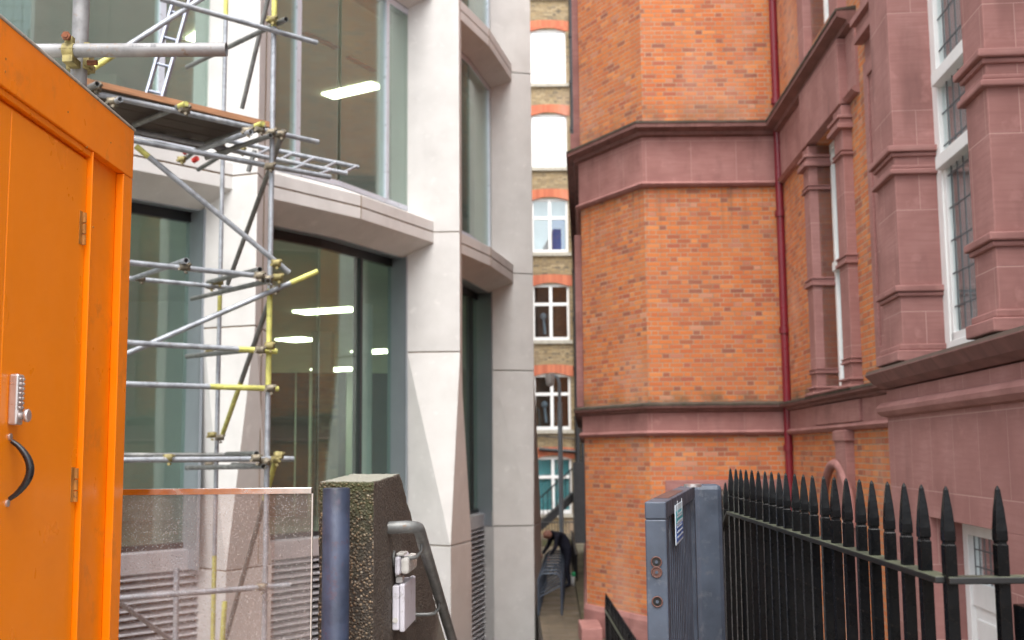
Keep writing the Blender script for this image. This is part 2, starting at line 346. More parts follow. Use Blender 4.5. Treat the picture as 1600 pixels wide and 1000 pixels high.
def concrete():
    s=NT('exposed_aggregate_concrete'); o=s.obj()
    vo=s.n('ShaderNodeTexVoronoi'); vo.inputs['Scale'].default_value=90; vo.inputs['Randomness'].default_value=1; s.l(o,vo.inputs['Vector'])
    wn=s.n('ShaderNodeSeparateColor'); s.l(vo.outputs['Color'],wn.inputs[0])
    c=s.ramp(wn.outputs[0],[(0,(.05,.038,.027)),(.4,(.12,.09,.062)),(.75,(.20,.15,.10)),(.92,(.30,.21,.13)),(1,(.42,.36,.28))])
    c=s.mix(rng(s,vo.outputs['Distance'],.25,.6),c,(.03,.024,.018))
    sx=s.n('ShaderNodeSeparateXYZ'); s.l(o,sx.inputs[0]); g=s.n('ShaderNodeNewGeometry'); sn=s.n('ShaderNodeSeparateXYZ'); s.l(g.outputs['Normal'],sn.inputs[0])
    mossz=s.math('MULTIPLY',rng(s,sx.outputs[2],1.22,1.47),rng(s,s.noise(o,16,5),.3,.55))
    frontf=rng(s,sn.outputs[1],-.4,-.8,0,1)
    c=s.mix(s.math('MULTIPLY',s.math('MULTIPLY',mossz,frontf),.7),c,(.045,.055,.012))
    c=s.mix(rng(s,s.noise(o,7,5),.55,.75,0,.5),c,(.06,.06,.03))
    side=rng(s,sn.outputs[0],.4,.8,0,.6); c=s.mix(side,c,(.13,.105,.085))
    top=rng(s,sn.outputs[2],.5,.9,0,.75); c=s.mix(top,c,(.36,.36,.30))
    s.col(c); s.set(Roughness=.75)
    h=s.math('ADD',s.math('MULTIPLY',rng(s,vo.outputs['Distance'],.0,.6,1,0),1.0),s.noise(o,130,3))
    s.bump(h,.9,.008); return s.m
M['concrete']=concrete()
M['whiteplastic']=paint('white_plastic_box',(.72,.70,.76),.4,0,.04,10,.12,dirt=(.5,.48,.5))
M['lens']=paint('frosted_lamp_lens',(.66,.64,.60),.25,0,.06,10)
M['ground']=paint('paving_damp_brown',(.16,.125,.085),.75,0,.35,1.2,.2,dirt=(.09,.07,.05))
def paving():
    s=NT('brown_alley_paving'); uv=s.uv(); b=s.n('ShaderNodeTexBrick'); b.inputs['Scale'].default_value=1; b.inputs['Brick Width'].default_value=.6; b.inputs['Row Height'].default_value=.45; b.inputs['Mortar Size'].default_value=.008
    b.inputs['Color1'].default_value=(.17,.13,.085,1); b.inputs['Color2'].default_value=(.12,.095,.065,1); b.inputs['Mortar'].default_value=(.06,.05,.035,1); s.l(uv,b.inputs['Vector'])
    c=s.mix(rng(s,s.noise(uv,1.3,6),.4,.7,0,.7),b.outputs[0],(.08,.065,.045)); c=s.mix(rng(s,s.noise(uv,5,5),.6,.7,0,.4),c,(.25,.2,.14)); s.col(c); s.set(Roughness=rng(s,s.noise(uv,2,4),.3,.7,.35,.8)); s.bump(s.noise(uv,30,4),.2,.004); return s.m
M['alley']=paving()
M['kerbgreen']=paint('mossy_path',(.10,.085,.05),.9,0,.4,1.5,.2,dirt=(.07,.09,.03))
M['pave']=paint('street_pavement',(.30,.28,.26),.8,0,.15,2,.1)
M['navy']=paint('navy_cloth',(.012,.014,.03),.8,0,.3,6)
M['skin']=paint('skin',(.55,.27,.2),.5,0,.08,8)
M['lampgrey']=paint('lamp_column_paint',(.42,.50,.57),.4,.2,.1,3)
M['stickw']=paint('sign_white',(.6,.68,.74),.4,0,.05,10)
M['teals']=paint('sign_teal',(.03,.36,.42),.4,0,.15,30)
M['blues']=paint('sign_blue',(.03,.12,.42),.4,0,.15,30)
M['ink']=paint('stencil_ink',(.13,.13,.15),.7,0,.1)
M['green']=paint('bag_green',(.05,.5,.2),.5)
# wet glass screen
s=NT('wet_glass_screen'); s.t.nodes.remove(s.b); o=s.obj()
tr=s.n('ShaderNodeBsdfTransparent'); tr.inputs[0].default_value=(.88,.86,.855,1)
gl=s.n('ShaderNodeBsdfGlossy'); gl.inputs['Roughness'].default_value=.02; gl.inputs[0].default_value=(.9,.9,.9,1)
m1=s.n('ShaderNodeMixShader'); s.l(schlick(s,.04),m1.inputs[0]); s.l(tr.outputs[0],m1.inputs[1]); s.l(gl.outputs[0],m1.inputs[2])
df=s.n('ShaderNodeBsdfDiffuse'); df.inputs[0].default_value=(.50,.44,.43,1)
m0=s.n('ShaderNodeMixShader'); s.l(rng(s,s.noise(o,5,4,scl=(1,1,.4)),.3,.7,.03,.12),m0.inputs[0]); s.l(m1.outputs[0],m0.inputs[1]); s.l(df.outputs[0],m0.inputs[2])
vo=s.n('ShaderNodeTexVoronoi'); vo.inputs['Scale'].default_value=225; s.l(o,vo.inputs['Vector']); sc1=s.n('ShaderNodeSeparateColor'); s.l(vo.outputs['Color'],sc1.inputs[0])
dense=s.noise(o,3.5,3)
dr=s.math('MULTIPLY',s.math('LESS_THAN',vo.outputs['Distance'],s.math('MULTIPLY',sc1.outputs[1],.5)),s.math('LESS_THAN',sc1.outputs[0],s.math('MULTIPLY',dense,.85)))
dd=s.n('ShaderNodeBsdfPrincipled'); s.l(s.ramp(sc1.outputs[2],[(0,(.10,.085,.08)),(.3,(.25,.22,.21)),(.5,(.75,.73,.71)),(1,(.95,.95,.95))]),dd.inputs['Base Color']); dd.inputs['Roughness'].default_value=.15
m2=s.n('ShaderNodeMixShader'); s.l(s.math('MULTIPLY',dr,.5),m2.inputs[0]); s.l(m0.outputs[0],m2.inputs[1]); s.l(dd.outputs[0],m2.inputs[2]); s.l(m2.outputs[0],s.out.inputs[0]); M['wetglass']=s.m
# ---------------------------------------------------------------- ground
G=-1.5
tag(MB().box(-300,300,-300,300,-4.3,-4).build('ground',M['ground']),kind='structure')
tag(MB().prism([(-.6,4.96),(-.6,11),(.47,14),(.47,24),(-.35,30.1),(-.35,90),(80,90),(80,4.96)],-3.99,G).build('alley_paving',M['alley']),kind='structure')
tag(MB().box(-12,.97,-14,4.95,-3.99,0).build('pavement',M['pave']),kind='structure')
mb=MB()
for i in range(8): mb.box(-.45,.93,4.96+i*.36,5.32+i*.36,G+.004,-.167*(i+1)-.02)
tag(mb.build('steps',M['pave']),kind='structure')
# ================================================================ pale stone office building
off=empty('office_building',(-1.3,18.7,G),'pale limestone office building with curved stone ledges and tall green-tinted windows','building')
def offset(path,d):   # inward = left of travel
    path=[Vector(p) for p in path]; out=[]
    for i,p in enumerate(path):
        d0=(path[i]-path[i-1]).normalized() if i else (path[1]-path[0]).normalized()
        d1=(path[i+1]-path[i]).normalized() if i<len(path)-1 else d0
        n0=Vector((-d0.y,d0.x)); n1=Vector((-d1.y,d1.x)); nn=(n0+n1).normalized(); out.append(p+nn*(d/max(.3,nn.dot(n0))))
    return out
def ext(path,a,b):
    path=[Vector(p) for p in path]; d0=(path[0]-path[1]).normalized(); d1=(path[-1]-path[-2]).normalized()
    return [path[0]+d0*a]+path[1:-1]+[path[-1]+d1*b]
BAYS=[[(-6.1,11.95),(-5.0,13.2),(-3.7,14.68)],[(-3.31,15.24),(-2.24,16.7),(-1.31,18.66)],[(-.88,19.73),(-.39,21.14),(.04,23.18)]]
def ledge(path,zf):   # zf = joint level
    p=ext(path,.3,.3)
    mb=MB()
    mb.sweep([(0,zf+.012),(0,zf+.18),(-.50,zf+.40),(-.50,zf+.012)],p)
    mb.sweep([(0,zf-.18),(0,zf-.012),(-.50,zf-.012),(-.50,zf-.43)],p)
    o=mb.build('ledge',M['lime'],off,bevel=.006)
    MB().sweep([(-.02,zf-.02),(-.02,zf+.02),(-.3,zf+.02),(-.3,zf-.02)],p).build('ledge_joint',M['gap'],o)
    # the dividing joint at the bend
    b=Vector(path[1]); d0=(Vector(path[1])-Vector(path[0])).normalized(); d1=(Vector(path[2])-Vector(path[1])).normalized(); n=Vector((d0.y,-d0.x))+Vector((d1.y,-d1.x)); n.normalize(); t=Vector((-n.y,n.x))
    f=Frame(b.x,b.y,t.x,t.y); 
    MB().hexa([f.p(-.007,.004,zf-.178),f.p(.007,.004,zf-.178),f.p(.007,-.1,zf-.178),f.p(-.007,-.1,zf-.178),f.p(-.007,.004,zf+.178),f.p(.007,.004,zf+.178),f.p(.007,-.1,zf+.178),f.p(-.007,-.1,zf+.178)]).build('ledge_joint',M['gap'],o)
    return o
def glazing(path,z0,z1,muls,mat,fmat,fw=.07,name='window',endmul=True,head=.1,headmat=None):
    # muls: list of (segment index, fraction)
    win=empty(name,(path[0][0],path[0][1],z0)); win.parent=off; win.matrix_parent_inverse=Matrix.Translation(-off.location)
    wl=bpy.data.objects  # panes
    fr=MB()
    for i,(a,b) in enumerate(zip(path,path[1:])):
        a=Vector(a); b=Vector(b); L=(b-a).length; f=Frame(a.x,a.y,*(b-a))
        cuts=[0]+[t*L for k,t in muls if k==i]+[L]
        for c,d in zip(cuts,cuts[1:]):
            mb=MB(); f.box(mb,c+fw*.4,d-fw*.4,-.012,.012,z0+.03,z1-.03); sub(mb.build('pane',mat),win)
        f.box(fr,0,L,-.07,.03,z0,z0+.08); f.box(fr,0,L,-.07,.03,z1-head,z1)
        for k,c in enumerate(cuts):
            if (k in (0,len(cuts)-1)) and not endmul and not (i==0 and k==0): 
                continue
            f.box(fr,c-fw/2,c+fw/2,-.09,.05,z0+.08,z1-head)
    sub(fr.build('frame',fmat),win); return win
def sub(o,win):
    o.parent=win; o.matrix_parent_inverse=(Matrix.Translation(-(win.location))) 
    return o
def frac(path,px,py):   # (segment, fraction) where a pixel column meets a glazing path
    best=None
    for i,(a,b) in enumerate(zip(path,path[1:])):
        a=Vector(a); b=Vector(b); f=Frame(a.x,a.y,*(b-a)); u,z=f.u_at(px,py); t=u/(b-a).length
        if 0<=t<=1: return (i,t)
    return (0,.5)
TOP=13.6
LEV=[5.25,9.52]
UP=[offset(ext(b,.25,.12),.43) for b in BAYS]; LO=[offset(ext(b,.25,.12),.80) for b in BAYS]
for bi,b in enumerate(BAYS):
    for zf in LEV+[TOP-.1]: ledge(b,zf)
MU={0:[(250,100)],1:[(463,150),(602,150)],2:[(762,200)]}
ML={0:[(150,500)],1:[(561,500)],2:[(735,500)]}
for bi in range(3):
    glazing(UP[bi],5.62,9.12,sorted(frac(UP[bi],*q) for q in MU[bi]),M['uglass'],M['metal'],.085,endmul=False)
    glazing(UP[bi],9.9,13.2,sorted(frac(UP[bi],*q) for q in MU[bi]),M['uglass'],M['metal'],.085,endmul=False)
    glazing(LO[bi],.38,4.86,sorted(frac(LO[bi],*q) for q in ML[bi]),M['gglass'],M['darkframe'],.06,endmul=False,head=.14)
    # metal head soffits above the glass, below the splayed stone
    for zf in LEV+[TOP-.1]:
        MB().sweep([(-.47,zf-.43),(-.47,zf-.40),(-1.0,zf-.34),(-1.0,zf-.37)] if zf==LEV[0] else [(-.40,zf-.41),(-.40,zf-.38),(-.7,zf-.38),(-.7,zf-.41)],ext(BAYS[bi],.25,.14)).build('head_panel',M['greymetal'],off)
    # spandrel and louvres at the foot
    p=offset(ext(BAYS[bi],.25,.12),.62)
    MB().sweep([(0,.12),(0,.37),(-.3,.40),(-.3,.12)],p).build('spandrel',M['louvre'],off)
    mb=MB()
    for k in range(34):
        z=.10-k*.095; mb.sweep([(.0,z-.052),(.0,z-.045),(-.07,z),(-.07,z-.007)],p)
    MB().sweep([(-.10,-3.98),(-.10,.12),(-.2,.12),(-.2,-3.98)],p).build('plinth_backing',M['void'],off)
    tag(mb.build('louvre',M['louvre'],off),'slatted metal louvre along the foot of the window')
# piers: (upper plan), (lower plan), apex
PIERS=[dict(L=(-4.05,14.86),R=(-3.31,14.58),S=(-3.31,15.6),I=(-4.36,15.22),B=(-4.1,16.1),L2=(-4.30,15.35),A=(-3.64,14.73-.08),R2=(-3.24,15.5)),
       dict(L=(-1.73,18.72),R=(-.86,18.68),S=(-.88,20.0),I=(-2.04,19.05),B=(-1.95,20.2),L2=(-1.75,18.79),A=(-1.0,18.24),R2=(-.71,19.32)),
       dict(L=(-.40,23.05),R=(.44,23.29),S=(.44,30.0),I=(-.76,23.45),B=(-.7,30.0),L2=(-.40,23.0),A=(.40,23.12),R2=(.58,24.6))]
for i,q in enumerate(PIERS):
    mb=MB(); up=[q['L'],q['R'],q['S'],q['B'],q['I']]
    lv=[3.245,5.25,9.52,TOP+.4]
    for a,b in zip(lv,lv[1:]): mb.prism(up,a+.010,b-.010)
    # transition block .13 -> 3.235
    L,R,S,B,I,L2,A,R2=[Vector(q[k]) for k in ('L','R','S','B','I','L2','A','R2')]
    z0,z1=.14,3.235
    vs=[(*L,z1),(*R,z1),(*S,z1),(*B,z1),(*I,z1),(*L2,z0),(*A,z0),(*R2,z0),(*S,z0),(*B,z0),(*I,z0)]
    mb.add(vs,[(0,1,6),(0,6,5),(1,7,6),(1,2,8,7),(2,3,9,8),(3,4,10,9),(4,0,5,10),(0,4,3,2,1),(5,6,7,8,9,10)])
    mb.prism([tuple(x) for x in (L2,A,R2,S,B,I)],-3.98,.12)
    pr=mb.build('pier',M['lime'],off,bevel=.006)
    mb=MB(); c=sum((Vector(x) for x in up),Vector((0,0)))/5
    sh=[tuple(c+(Vector(x)-c)*.965) for x in up]; 
    for z in (3.24,5.25,9.52): MB().prism(sh,z-.02,z+.02).build('pier_joint',M['gap'],pr)
    c2=(L2+A+R2+S+B+I)/6; mb.prism([tuple(c2+(x-c2)*.96) for x in (L2,A,R2,S,B,I)],.11,.15)
    mb.build('pier_joint',M['gap'],pr)
    # grey metal reveal on the left flank of the pier, ground floor
    d=(I-L).normalized(); f=Frame(L.x,L.y,d.x,d.y); ln=(I-L).length
    mb=MB(); sgn=1
    for sg in (1,-1):
        q_=f.p(.1,sg*.02,0)
    mid=Vector(f.p(ln/2,.05,0)[:2]); cen=Vector(c)
    sg=1 if (mid-cen).length>(Vector(f.p(ln/2,-.05,0)[:2])-cen).length else -1
    a_,b_=sorted((sg*.004,sg*.03)); f.box(mb,.03,ln+.05,a_,b_,.13,4.84); f.box(mb,0.0,.05,a_,b_+.012,.13,4.84)
    mb.build('reveal_panel',M['greymetal'],off)
# thin stone return with a groove on the right flank of the left pier
MB().box(-3.302,-3.296,14.93,14.955,.2,TOP).build('pier_joint',M['gap'],off)
# rooms: slabs, ceilings, back walls
shell=[tuple(x) for x in (offset([(-9.0,8.9),*BAYS[0]],1.0)+offset([BAYS[1][0],BAYS[1][1],BAYS[1][2]],1.0)+offset(BAYS[2],1.0))]
shell=[shell[0],shell[1],shell[2],shell[3],shell[5],shell[6],shell[8],shell[9]]
room=shell+[(-.3,26),(-.3,46),(-30,46),(-30,9)]
for k,(za,zb) in enumerate(((-1.4,.30),(4.78,5.56),(9.06,9.84),(13.3,13.9))):
    mb=MB().prism(room,za+.05,zb); mb.build('floor_slab',M['ifloor'] ,off)
    MB().prism(room,za,za+.045).build('ceiling',M['ceil'],off)
MB().box(-30,-.3,46,46.3,G,13.5).build('back_wall',M['iwall'],off)
MB().box(-.28,.05,26,46.3,G,13.6).build('side_wall',M['lime'],off)
MB().box(-30.3,-30,9,46.3,G,13.5).build('back_wall',M['iwall'],off)
mb=MB()
for x,y in ((-8,22),(-5,30),(-9,34),(-12,26)): mb.box(x-.25,x+.25,y-.25,y+.25,.3,4.78); mb.box(x-.25,x+.25,y-.25,y+.25,5.56,9.06)
mb.build('column',M['iwall'],off)
for xa_,xb_,y_,m_ in ((-5.5,-4.6,24,'idark'),(-4.55,-4.3,24,'roomdark'),(-4.25,-3.7,24.2,'stock'),(-3.65,-3.5,23.9,'roomdark'),(-3.4,-2.6,24.4,'idark'),(-8.2,-7.6,21,'curtain'),(-7.4,-7.2,21,'roomdark')): MB().box(xa_,xb_,y_,y_+.1,.3,3.3).build('partition_reflection_panel',M[m_],off)  # upright panels painted to imitate the brick front reflected in the glass
mb=MB(); mb.box(-9.0,-6.6,23,23.1,.3,4.7); mb.build('partition_reflection_panel',M['iwall'],off)
mb=MB(); mb.box(-2.9,-2.55,20.6,20.7,.35,4.3); mb.box(-6.9,-6.3,17.2,17.3,.35,4.3); mb.build('blind',M['curtain'],off)
def clight(px0,py0,px1,py1,z,dep):
    a=PZ(px0,py0,z); b=PZ(px1,py1,z); d=(b-a); d.z=0; n=Vector((-d.y,d.x,0)).normalized()*dep*.5
    mb=MB().prism([tuple(a.xy),tuple(b.xy),tuple((b+n).xy),tuple((a+n).xy)],z-.03,z+.02); mb.build('ceiling_light',M['lamp'],off)
for a in ((457,486,546,480,1.1),(430,530,470,527,1.6),(548,549,600,546,1.8),(485,577,543,574,2.4),(206,548,258,543,1.4),(206,575,242,572,1.8),(206,588,232,586,2)): clight(*a[:4],4.77,a[4])
for a in ((503,146,580,128,.75),(290,60,320,40,.9)): clight(*a[:4],9.05,a[4])
for x,y in ((-12,16),(-16,22),(-20,30),(-15,36)):  # extra ceiling lights out of view, added to brighten the rooms
    for z in (4.77,9.05):
        MB().box(x-.9,x+.9,y-.15,y+.15,z-.03,z+.02).build('ceiling_light',M['lamp'],off)
for (a,b,c,d) in ((480,50,530,74),(548,88,588,110)):
    p=PZ(a,b,9.05); q=PZ(c,d,9.05); t=(q-p).xy.normalized(); n=Vector((-t.y,t.x))*.12
    MB().prism([tuple(p.xy),tuple(q.xy),tuple(q.xy+n),tuple(p.xy+n)],9.03,9.07).build('ceiling_slot',M['slot'],off)
# ================================================================ orange-red brick building
red=empty('red_brick_building',(2.18,18.3,G),'orange-red brick building with purple sandstone bands and mullioned white windows','building')
C0,C1,C2,C3=(2.05,33.0),(1.25,20.0),(2.18,18.3),(4.42,18.3)
def wx(Y): return 3.69+.04*Y
C4=(wx(11.0),11.0)
PATH=[C0,C1,C2,C3,C4]
def rb(o): return o
TOPR=12.5
FR=Frame(C2[0],C2[1],1,0); FCH=Frame(C1[0],C1[1],C2[0]-C1[0],C2[1]-C1[1]); FW=Frame(C3[0],C3[1],-.04,-1); FRT=Frame(C0[0],C0[1],C1[0]-C0[0],C1[1]-C0[1])
# narrow window opening on the wing
ua,_=FW.u_at(1271,400,.1); ub,_=FW.u_at(1313,400,.1)      # between the pilasters
uN0,uN1=ua+.0,ub
ug0,_=FW.u_at(1300,830,0); ug1,_=FW.u_at(1345,830,0)
mb=MB(); FW.wall(mb,0,7.3,G,TOPR,.4,[(uN0,uN1,2.34,5.87),(uN0,uN1,7.35,11.5),(ug0+.12,ug1-.02,-1.2,.95)]); mb.build('wall',M['brick'],red,fix=True)
lwt=P(1100,766,18.3).z
lu0=P(1052,790,18.3).x-C2[0]; lu1=P(1225,790,18.3).x-C2[0]
mb=MB(); FR.wall(mb,0,C3[0]-C2[0]+.4,-1.05,TOPR,.4,[(lu0,lu1,-.9,lwt)]); mb.build('wall',M['brick'],red)
mb=MB(); FCH.wall(mb,0,(Vector(C2)-Vector(C1)).length,-1.05,TOPR,.4,[]); mb.build('wall',M['brick'],red)
Lr=(Vector(C1)-Vector(C0)).length
mb=MB(); FRT.wall(mb,0,Lr,-1.05,TOPR,.4,[]); mb.build('wall',M['brick'],red)
MB().sweep([(.06,G),(.06,-1.08),(.03,-1.0),(-.3,-1.0),(-.3,G)],[C0,C1,C2,(C3[0]-.01,C3[1])]).build('plinth',M['sandplain'],red,bevel=.006)
# string course (lower) and cornice (upper), stone bands between
def band(z_top,z_face,z_band,z_mould,proj,path,name):
    MB().sweep([(.035,z_mould+.09),(.035,z_face),(-.2,z_face),(-.2,z_mould+.09)],path).build(name+'_band',M['sand'],red)
    h=z_top-z_face
    MB().sweep([(.02,z_face),(proj*.45,z_face+.02),(proj*.5,z_face+h*.35),(proj,z_face+h*.55),(proj,z_top-.015),(-.05,z_top+.03),(-.05,z_face)],path).build(name,M['cornice'],red)
    MB().sweep([(-.02,z_top-.02),(proj+.012,z_top-.03),(proj+.012,z_top+.004),(-.02,z_top+.045)],path).build('flashing',M['soot'],red)
    MB().sweep([(.02,z_mould),(.06,z_mould+.01),(.10,z_mould+.05),(.06,z_mould+.09),(.02,z_mould+.09),(-.1,z_mould+.09),(-.1,z_mould)],path).build('moulding',M['sandplain'],red)
band(2.335,2.20,0,1.83,.17,PATH,'string_course')
PW=[C0,C1,C2,C3,(wx(13.35),13.35)]
band(6.93,6.72,0,5.88,.24,PW,'cornice')
# joints already in stone; crimson downpipe
pp=P(1215,193,18.12); px_=4.36
dp=MB(); dp.tube([(px_,18.12,-1.2),(px_,18.12,TOPR)],.068,16)
dpo=dp.build('downpipe',M['pipe'],red)
cb=MB()
for y in (158,334,516,700,880):
    cb=MB(); z=P(1225,y,18.12).z; cb.tube([(px_,18.12,z-.05),(px_,18.12,z+.05)],.09,16); cb.box(px_-.02,px_+.12,18.12,18.25,z-.02,z+.02); cb.build('pipe_collar',M['pipe'],dpo)
# narrow window: stone pilasters, lintel, white frame
def lead_window(f,u0,u1,n,z0,z1,parent,transoms=(),fw=.07,lead=True,leadstep=(.14,.2),back=None,sash=None,curtain=False,glassm='clear'):
    win=MB(); f.box(win,u0,u0+fw,n-.06,n+.04,z0,z1); f.box(win,u1-fw,u1,n-.06,n+.04,z0,z1); f.box(win,u0+fw,u1-fw,n-.06,n+.04,z0,z0+fw); f.box(win,u0+fw,u1-fw,n-.06,n+.04,z1-fw,z1)
    for z in transoms: f.box(win,u0+fw,u1-fw,n-.06,n+.09,z-.06,z+.06)
    for u in (sash or []): f.box(win,u-.045,u+.045,n-.05,n+.03,z0+fw,z1-fw)
    w=win.build('window',M['white'],parent,bevel=.006)
    pm=MB(); f.box(pm,u0+fw*.6,u1-fw*.6,n-.012,n,z0+fw*.6,z1-fw*.6); pm.build('pane',M[glassm],w)
    if lead:
        lm=MB(); u=u0+fw+leadstep[0]
        while u<u1-fw: f.box(lm,u-.006,u+.006,n+.001,n+.008,z0+fw,z1-fw); u+=leadstep[0]
        z=z0+fw+leadstep[1]
        while z<z1-fw: f.box(lm,u0+fw,u1-fw,n+.001,n+.008,z-.006,z+.006); z+=leadstep[1]
        lm.build('leading',M['lead'],w)
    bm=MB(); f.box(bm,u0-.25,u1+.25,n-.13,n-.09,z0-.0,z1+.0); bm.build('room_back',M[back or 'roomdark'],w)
    if curtain:
        cm=MB(); f.box(cm,u0+.05,u0+(u1-u0)*.45,n-.2,n-.16,z0,z1); cm.build('curtain',M['curtain'],w)
    return w
def pilaster(u0,u1,n1,z0,z1,f=FW,caps=(),parent=None,back=-.35):
    mb=MB(); f.box(mb,u0,u1,back,n1,z0,z1); 
    o=mb.build('pilaster',M['sand'],parent or red,bevel=.01)
    mm=MB()
    for z,h,pr in caps:
        mm=MB(); f.box(mm,u0-pr,u1+pr,back,n1+pr,z,z+h*.35); f.box(mm,u0-pr*.5,u1+pr*.5,back,n1+pr*.5,z+h*.35+.001,z+h*.75); f.box(mm,u0-pr*.9,u1+pr*.9,back,n1+pr*.9,z+h*.75+.001,z+h); mm.build('capping',M['sandplain'],o,bevel=.008)

    return o
pl0,_=FW.u_at(1262,400,.1); pr1=ub+.42
CAPS=((5.55,.17,.07),(5.22,.07,.035),(3.86,.12,.04),(2.64,.07,.03),(2.34,.12,.06))
pilaster(pl0,ua,.12,2.34,5.86,caps=CAPS); pilaster(ub,pr1,.12,2.34,5.86,caps=CAPS)
pilaster(pl0,ua,.12,6.95,12.4,caps=((6.96,.12,.05),(8.9,.12,.04))); pilaster(ub,pr1,.12,6.95,12.4,caps=((6.96,.12,.05),(8.9,.12,.04)))
mb=MB(); FW.box(mb,pl0,pr1,-.3,.14,5.875,6.72); mb.build('lintel',M['sand'],red,bevel=.008)
mb=MB(); FW.box(mb,pl0-.1,pr1+.1,.0,.2,2.335,2.365); FW.box(mb,pl0-.06,pr1+.06,.0,.075,1.93,2.2); mb.build('sill',M['sandplain'],red,bevel=.01)
lead_window(FW,ua,ub,-.22,2.36,5.86,red,transoms=(4.1,),fw=.09,lead=False,back='curtain')
lead_window(FW,ua,ub,-.22,7.35,11.4,red,transoms=(9.2,),fw=.09,lead=False,back='curtain')
# arched basement opening with keystone strip
uc=(ug0+ug1)/2; zs=.64; Rr=(ug1-ug0)/2+.02
mb=MB(); mb.tube([FW.p(uc-Rr*math.cos(a),.10,zs+Rr*1.0*math.sin(a)) for a in [math.pi*k/16 for k in range(17)]],.062,8)
FW.box(mb,uc-Rr-.09,uc-Rr+.07,-.3,.08,G,zs); FW.box(mb,uc+Rr-.07,uc+Rr+.09,-.3,.08,G,zs)
mb.build('arch_surround',M['sandplain'],red)
k0,_=FW.u_at(1306,700,.1); k1,_=FW.u_at(1322,700,.1)
mb=MB(); FW.box(mb,k0,k1,-.1,.11,zs+.1,1.84); FW.box(mb,k0-.04,k1+.04,-.1,.13,1.70,1.83); mb.build('keystone',M['sandplain'],red,bevel=.01)
lead_window(FW,ug0+.12,ug1-.02,-.15,-1.2,.95,red,fw=.1,lead=False)
# lower window on the front face
mb=MB(); FR.box(mb,lu0-.12,lu1+.12,-.2,.05,lwt,lwt+.16); FR.box(mb,lu0-.12,lu0,-.2,.05,-.9,lwt-.001); FR.box(mb,lu1,lu1+.12,-.2,.05,-.9,lwt-.001); mb.build('window_surround',M['sandplain'],red,bevel=.008)
lead_window(FR,lu0,lu1,-.2,-.9,lwt,red,transoms=(.35,),fw=.09,lead=False,sash=[(lu0+lu1)/2])
# window surround seen edge-on on the far return
mb=MB(); FRT.box(mb,Lr-3.6,Lr-3.3,0,.12,6.9,TOPR); FRT.box(mb,Lr-1.5,Lr-1.2,0,.12,7.6,TOPR); FRT.box(mb,Lr-1.6,Lr-1.1,0,.18,7.3,7.6); FRT.box(mb,Lr-1.2,Lr-.9,0,.13,2.4,5.6); mb.build('window_surround',M['sandplain'],red,bevel=.01)
# tall panelled pilaster beside the bay
t0,_=FW.u_at(1358,300,.08); t1=7.3
mb=MB(); FW.box(mb,t0,t1,-.2,.06,2.38,TOPR); pz=mb.build('pilaster',M['sand'],red,bevel=.01); 
mb=MB()
for za,zb in ((2.6,6.05),(6.75,TOPR)):
    for a,b in ((t0,t0+.14),(t1-.75,t1-.5)): FW.box(mb,a,b,.06,.09,za,zb)
    FW.box(mb,t0+.14,t1-.75,.06,.09,zb-.18,zb); FW.box(mb,t0+.14,t1-.75,.06,.09,za,za+.14)
FW.box(mb,t0-.05,t1,.06,.17,6.3,6.38); FW.box(mb,t0-.03,t1,.06,.14,6.38,6.52); FW.box(mb,t0-.07,t1,.06,.2,6.521,6.6)
mb.build('panel_moulding',M['sandplain'],pz,bevel=.006)
# ---------------- bay
def bx(Y): return 2.75+.08*Y
B0=(bx(11.1),11.1); FB=Frame(B0[0],B0[1],-.08,-1)
bp=[(wx(11.6)+.3,11.35),(B0[0]+.0,11.1),(bx(5.0),5.0)]
bp=[(4.3,11.1),B0,(bx(-.4),-.4)]
d0,_=FB.u_at(1456,900); d1,_=FB.u_at(1575,900)
dz=P(1455,812,9.76).z
dz=1.02
mb=MB(); FB.wall(mb,0,11.5,G,2.16,.5,[(d0,d1,G,dz)]); FB.box(mb,0,.45,-.75,-.51,G,2.16); mb.build('bay_wall',M['sandwall'],red,bevel=.004)
zt=2.36
bs=[(B0[0]+.7,11.1)]
MB().sweep([(-.4,2.17),(.03,2.17),(.10,2.22),(.16,2.30),(.17,zt-.05),(.15,zt-.01),(-.4,zt+.04)],[(4.25,11.1),B0,(bx(-.4),-.4)]).build('bay_sill',M['cornice'],red,bevel=.008)
MB().sweep([(.0,1.90),(.05,1.91),(.085,1.95),(.09,1.99),(.05,2.035),(.0,2.05),(-.1,2.05),(-.1,1.90)],[(4.25,11.1),B0,(bx(-.4),-.4)]).build('moulding',M['sandplain'],red)
zc=zt+.03
a1,_=FB.u_at(1404,400,0); w1=P(1470,300,10.5)
b0_,zb0=FB.u_at(1516,300,0); b1_,_=FB.u_at(1551,300,0)
_,zA=FB.u_at(1390,232,.05)
PC=((zA-.02,.10,.07),(zA-.24,.08,.05),(zc+.62,.10,.06),(zc,.13,.07))
def bpier(u0,u1):
    mb=MB(); FB.box(mb,u0,u1,-.8,0,zc,TOPR); o=mb.build('pier',M['sand'],red,bevel=.01)
    mm=MB()
    z=zA-.24
    for (za,zb,pr) in ((z,z+.05,.05),(z+.05,z+.09,.03),(z+.17,z+.21,.03),(z+.21,z+.27,.065),(zc,zc+.10,.07),(zc+.10,zc+.16,.035),(zc+.60,zc+.64,.03),(zc+.64,zc+.70,.055)):
        mm=MB(); FB.box(mm,u0-pr,u1+pr,-.8,pr,za+.001,zb); mm.build('capping',M['sandplain'],o,bevel=.012)
    return o
bpier(0,a1); bpier(b0_,b1_); bpier(b1_+1.8,b1_+2.3); bpier(b1_+4.1,b1_+4.6); bpier(b1_+6.4,b1_+7.2)
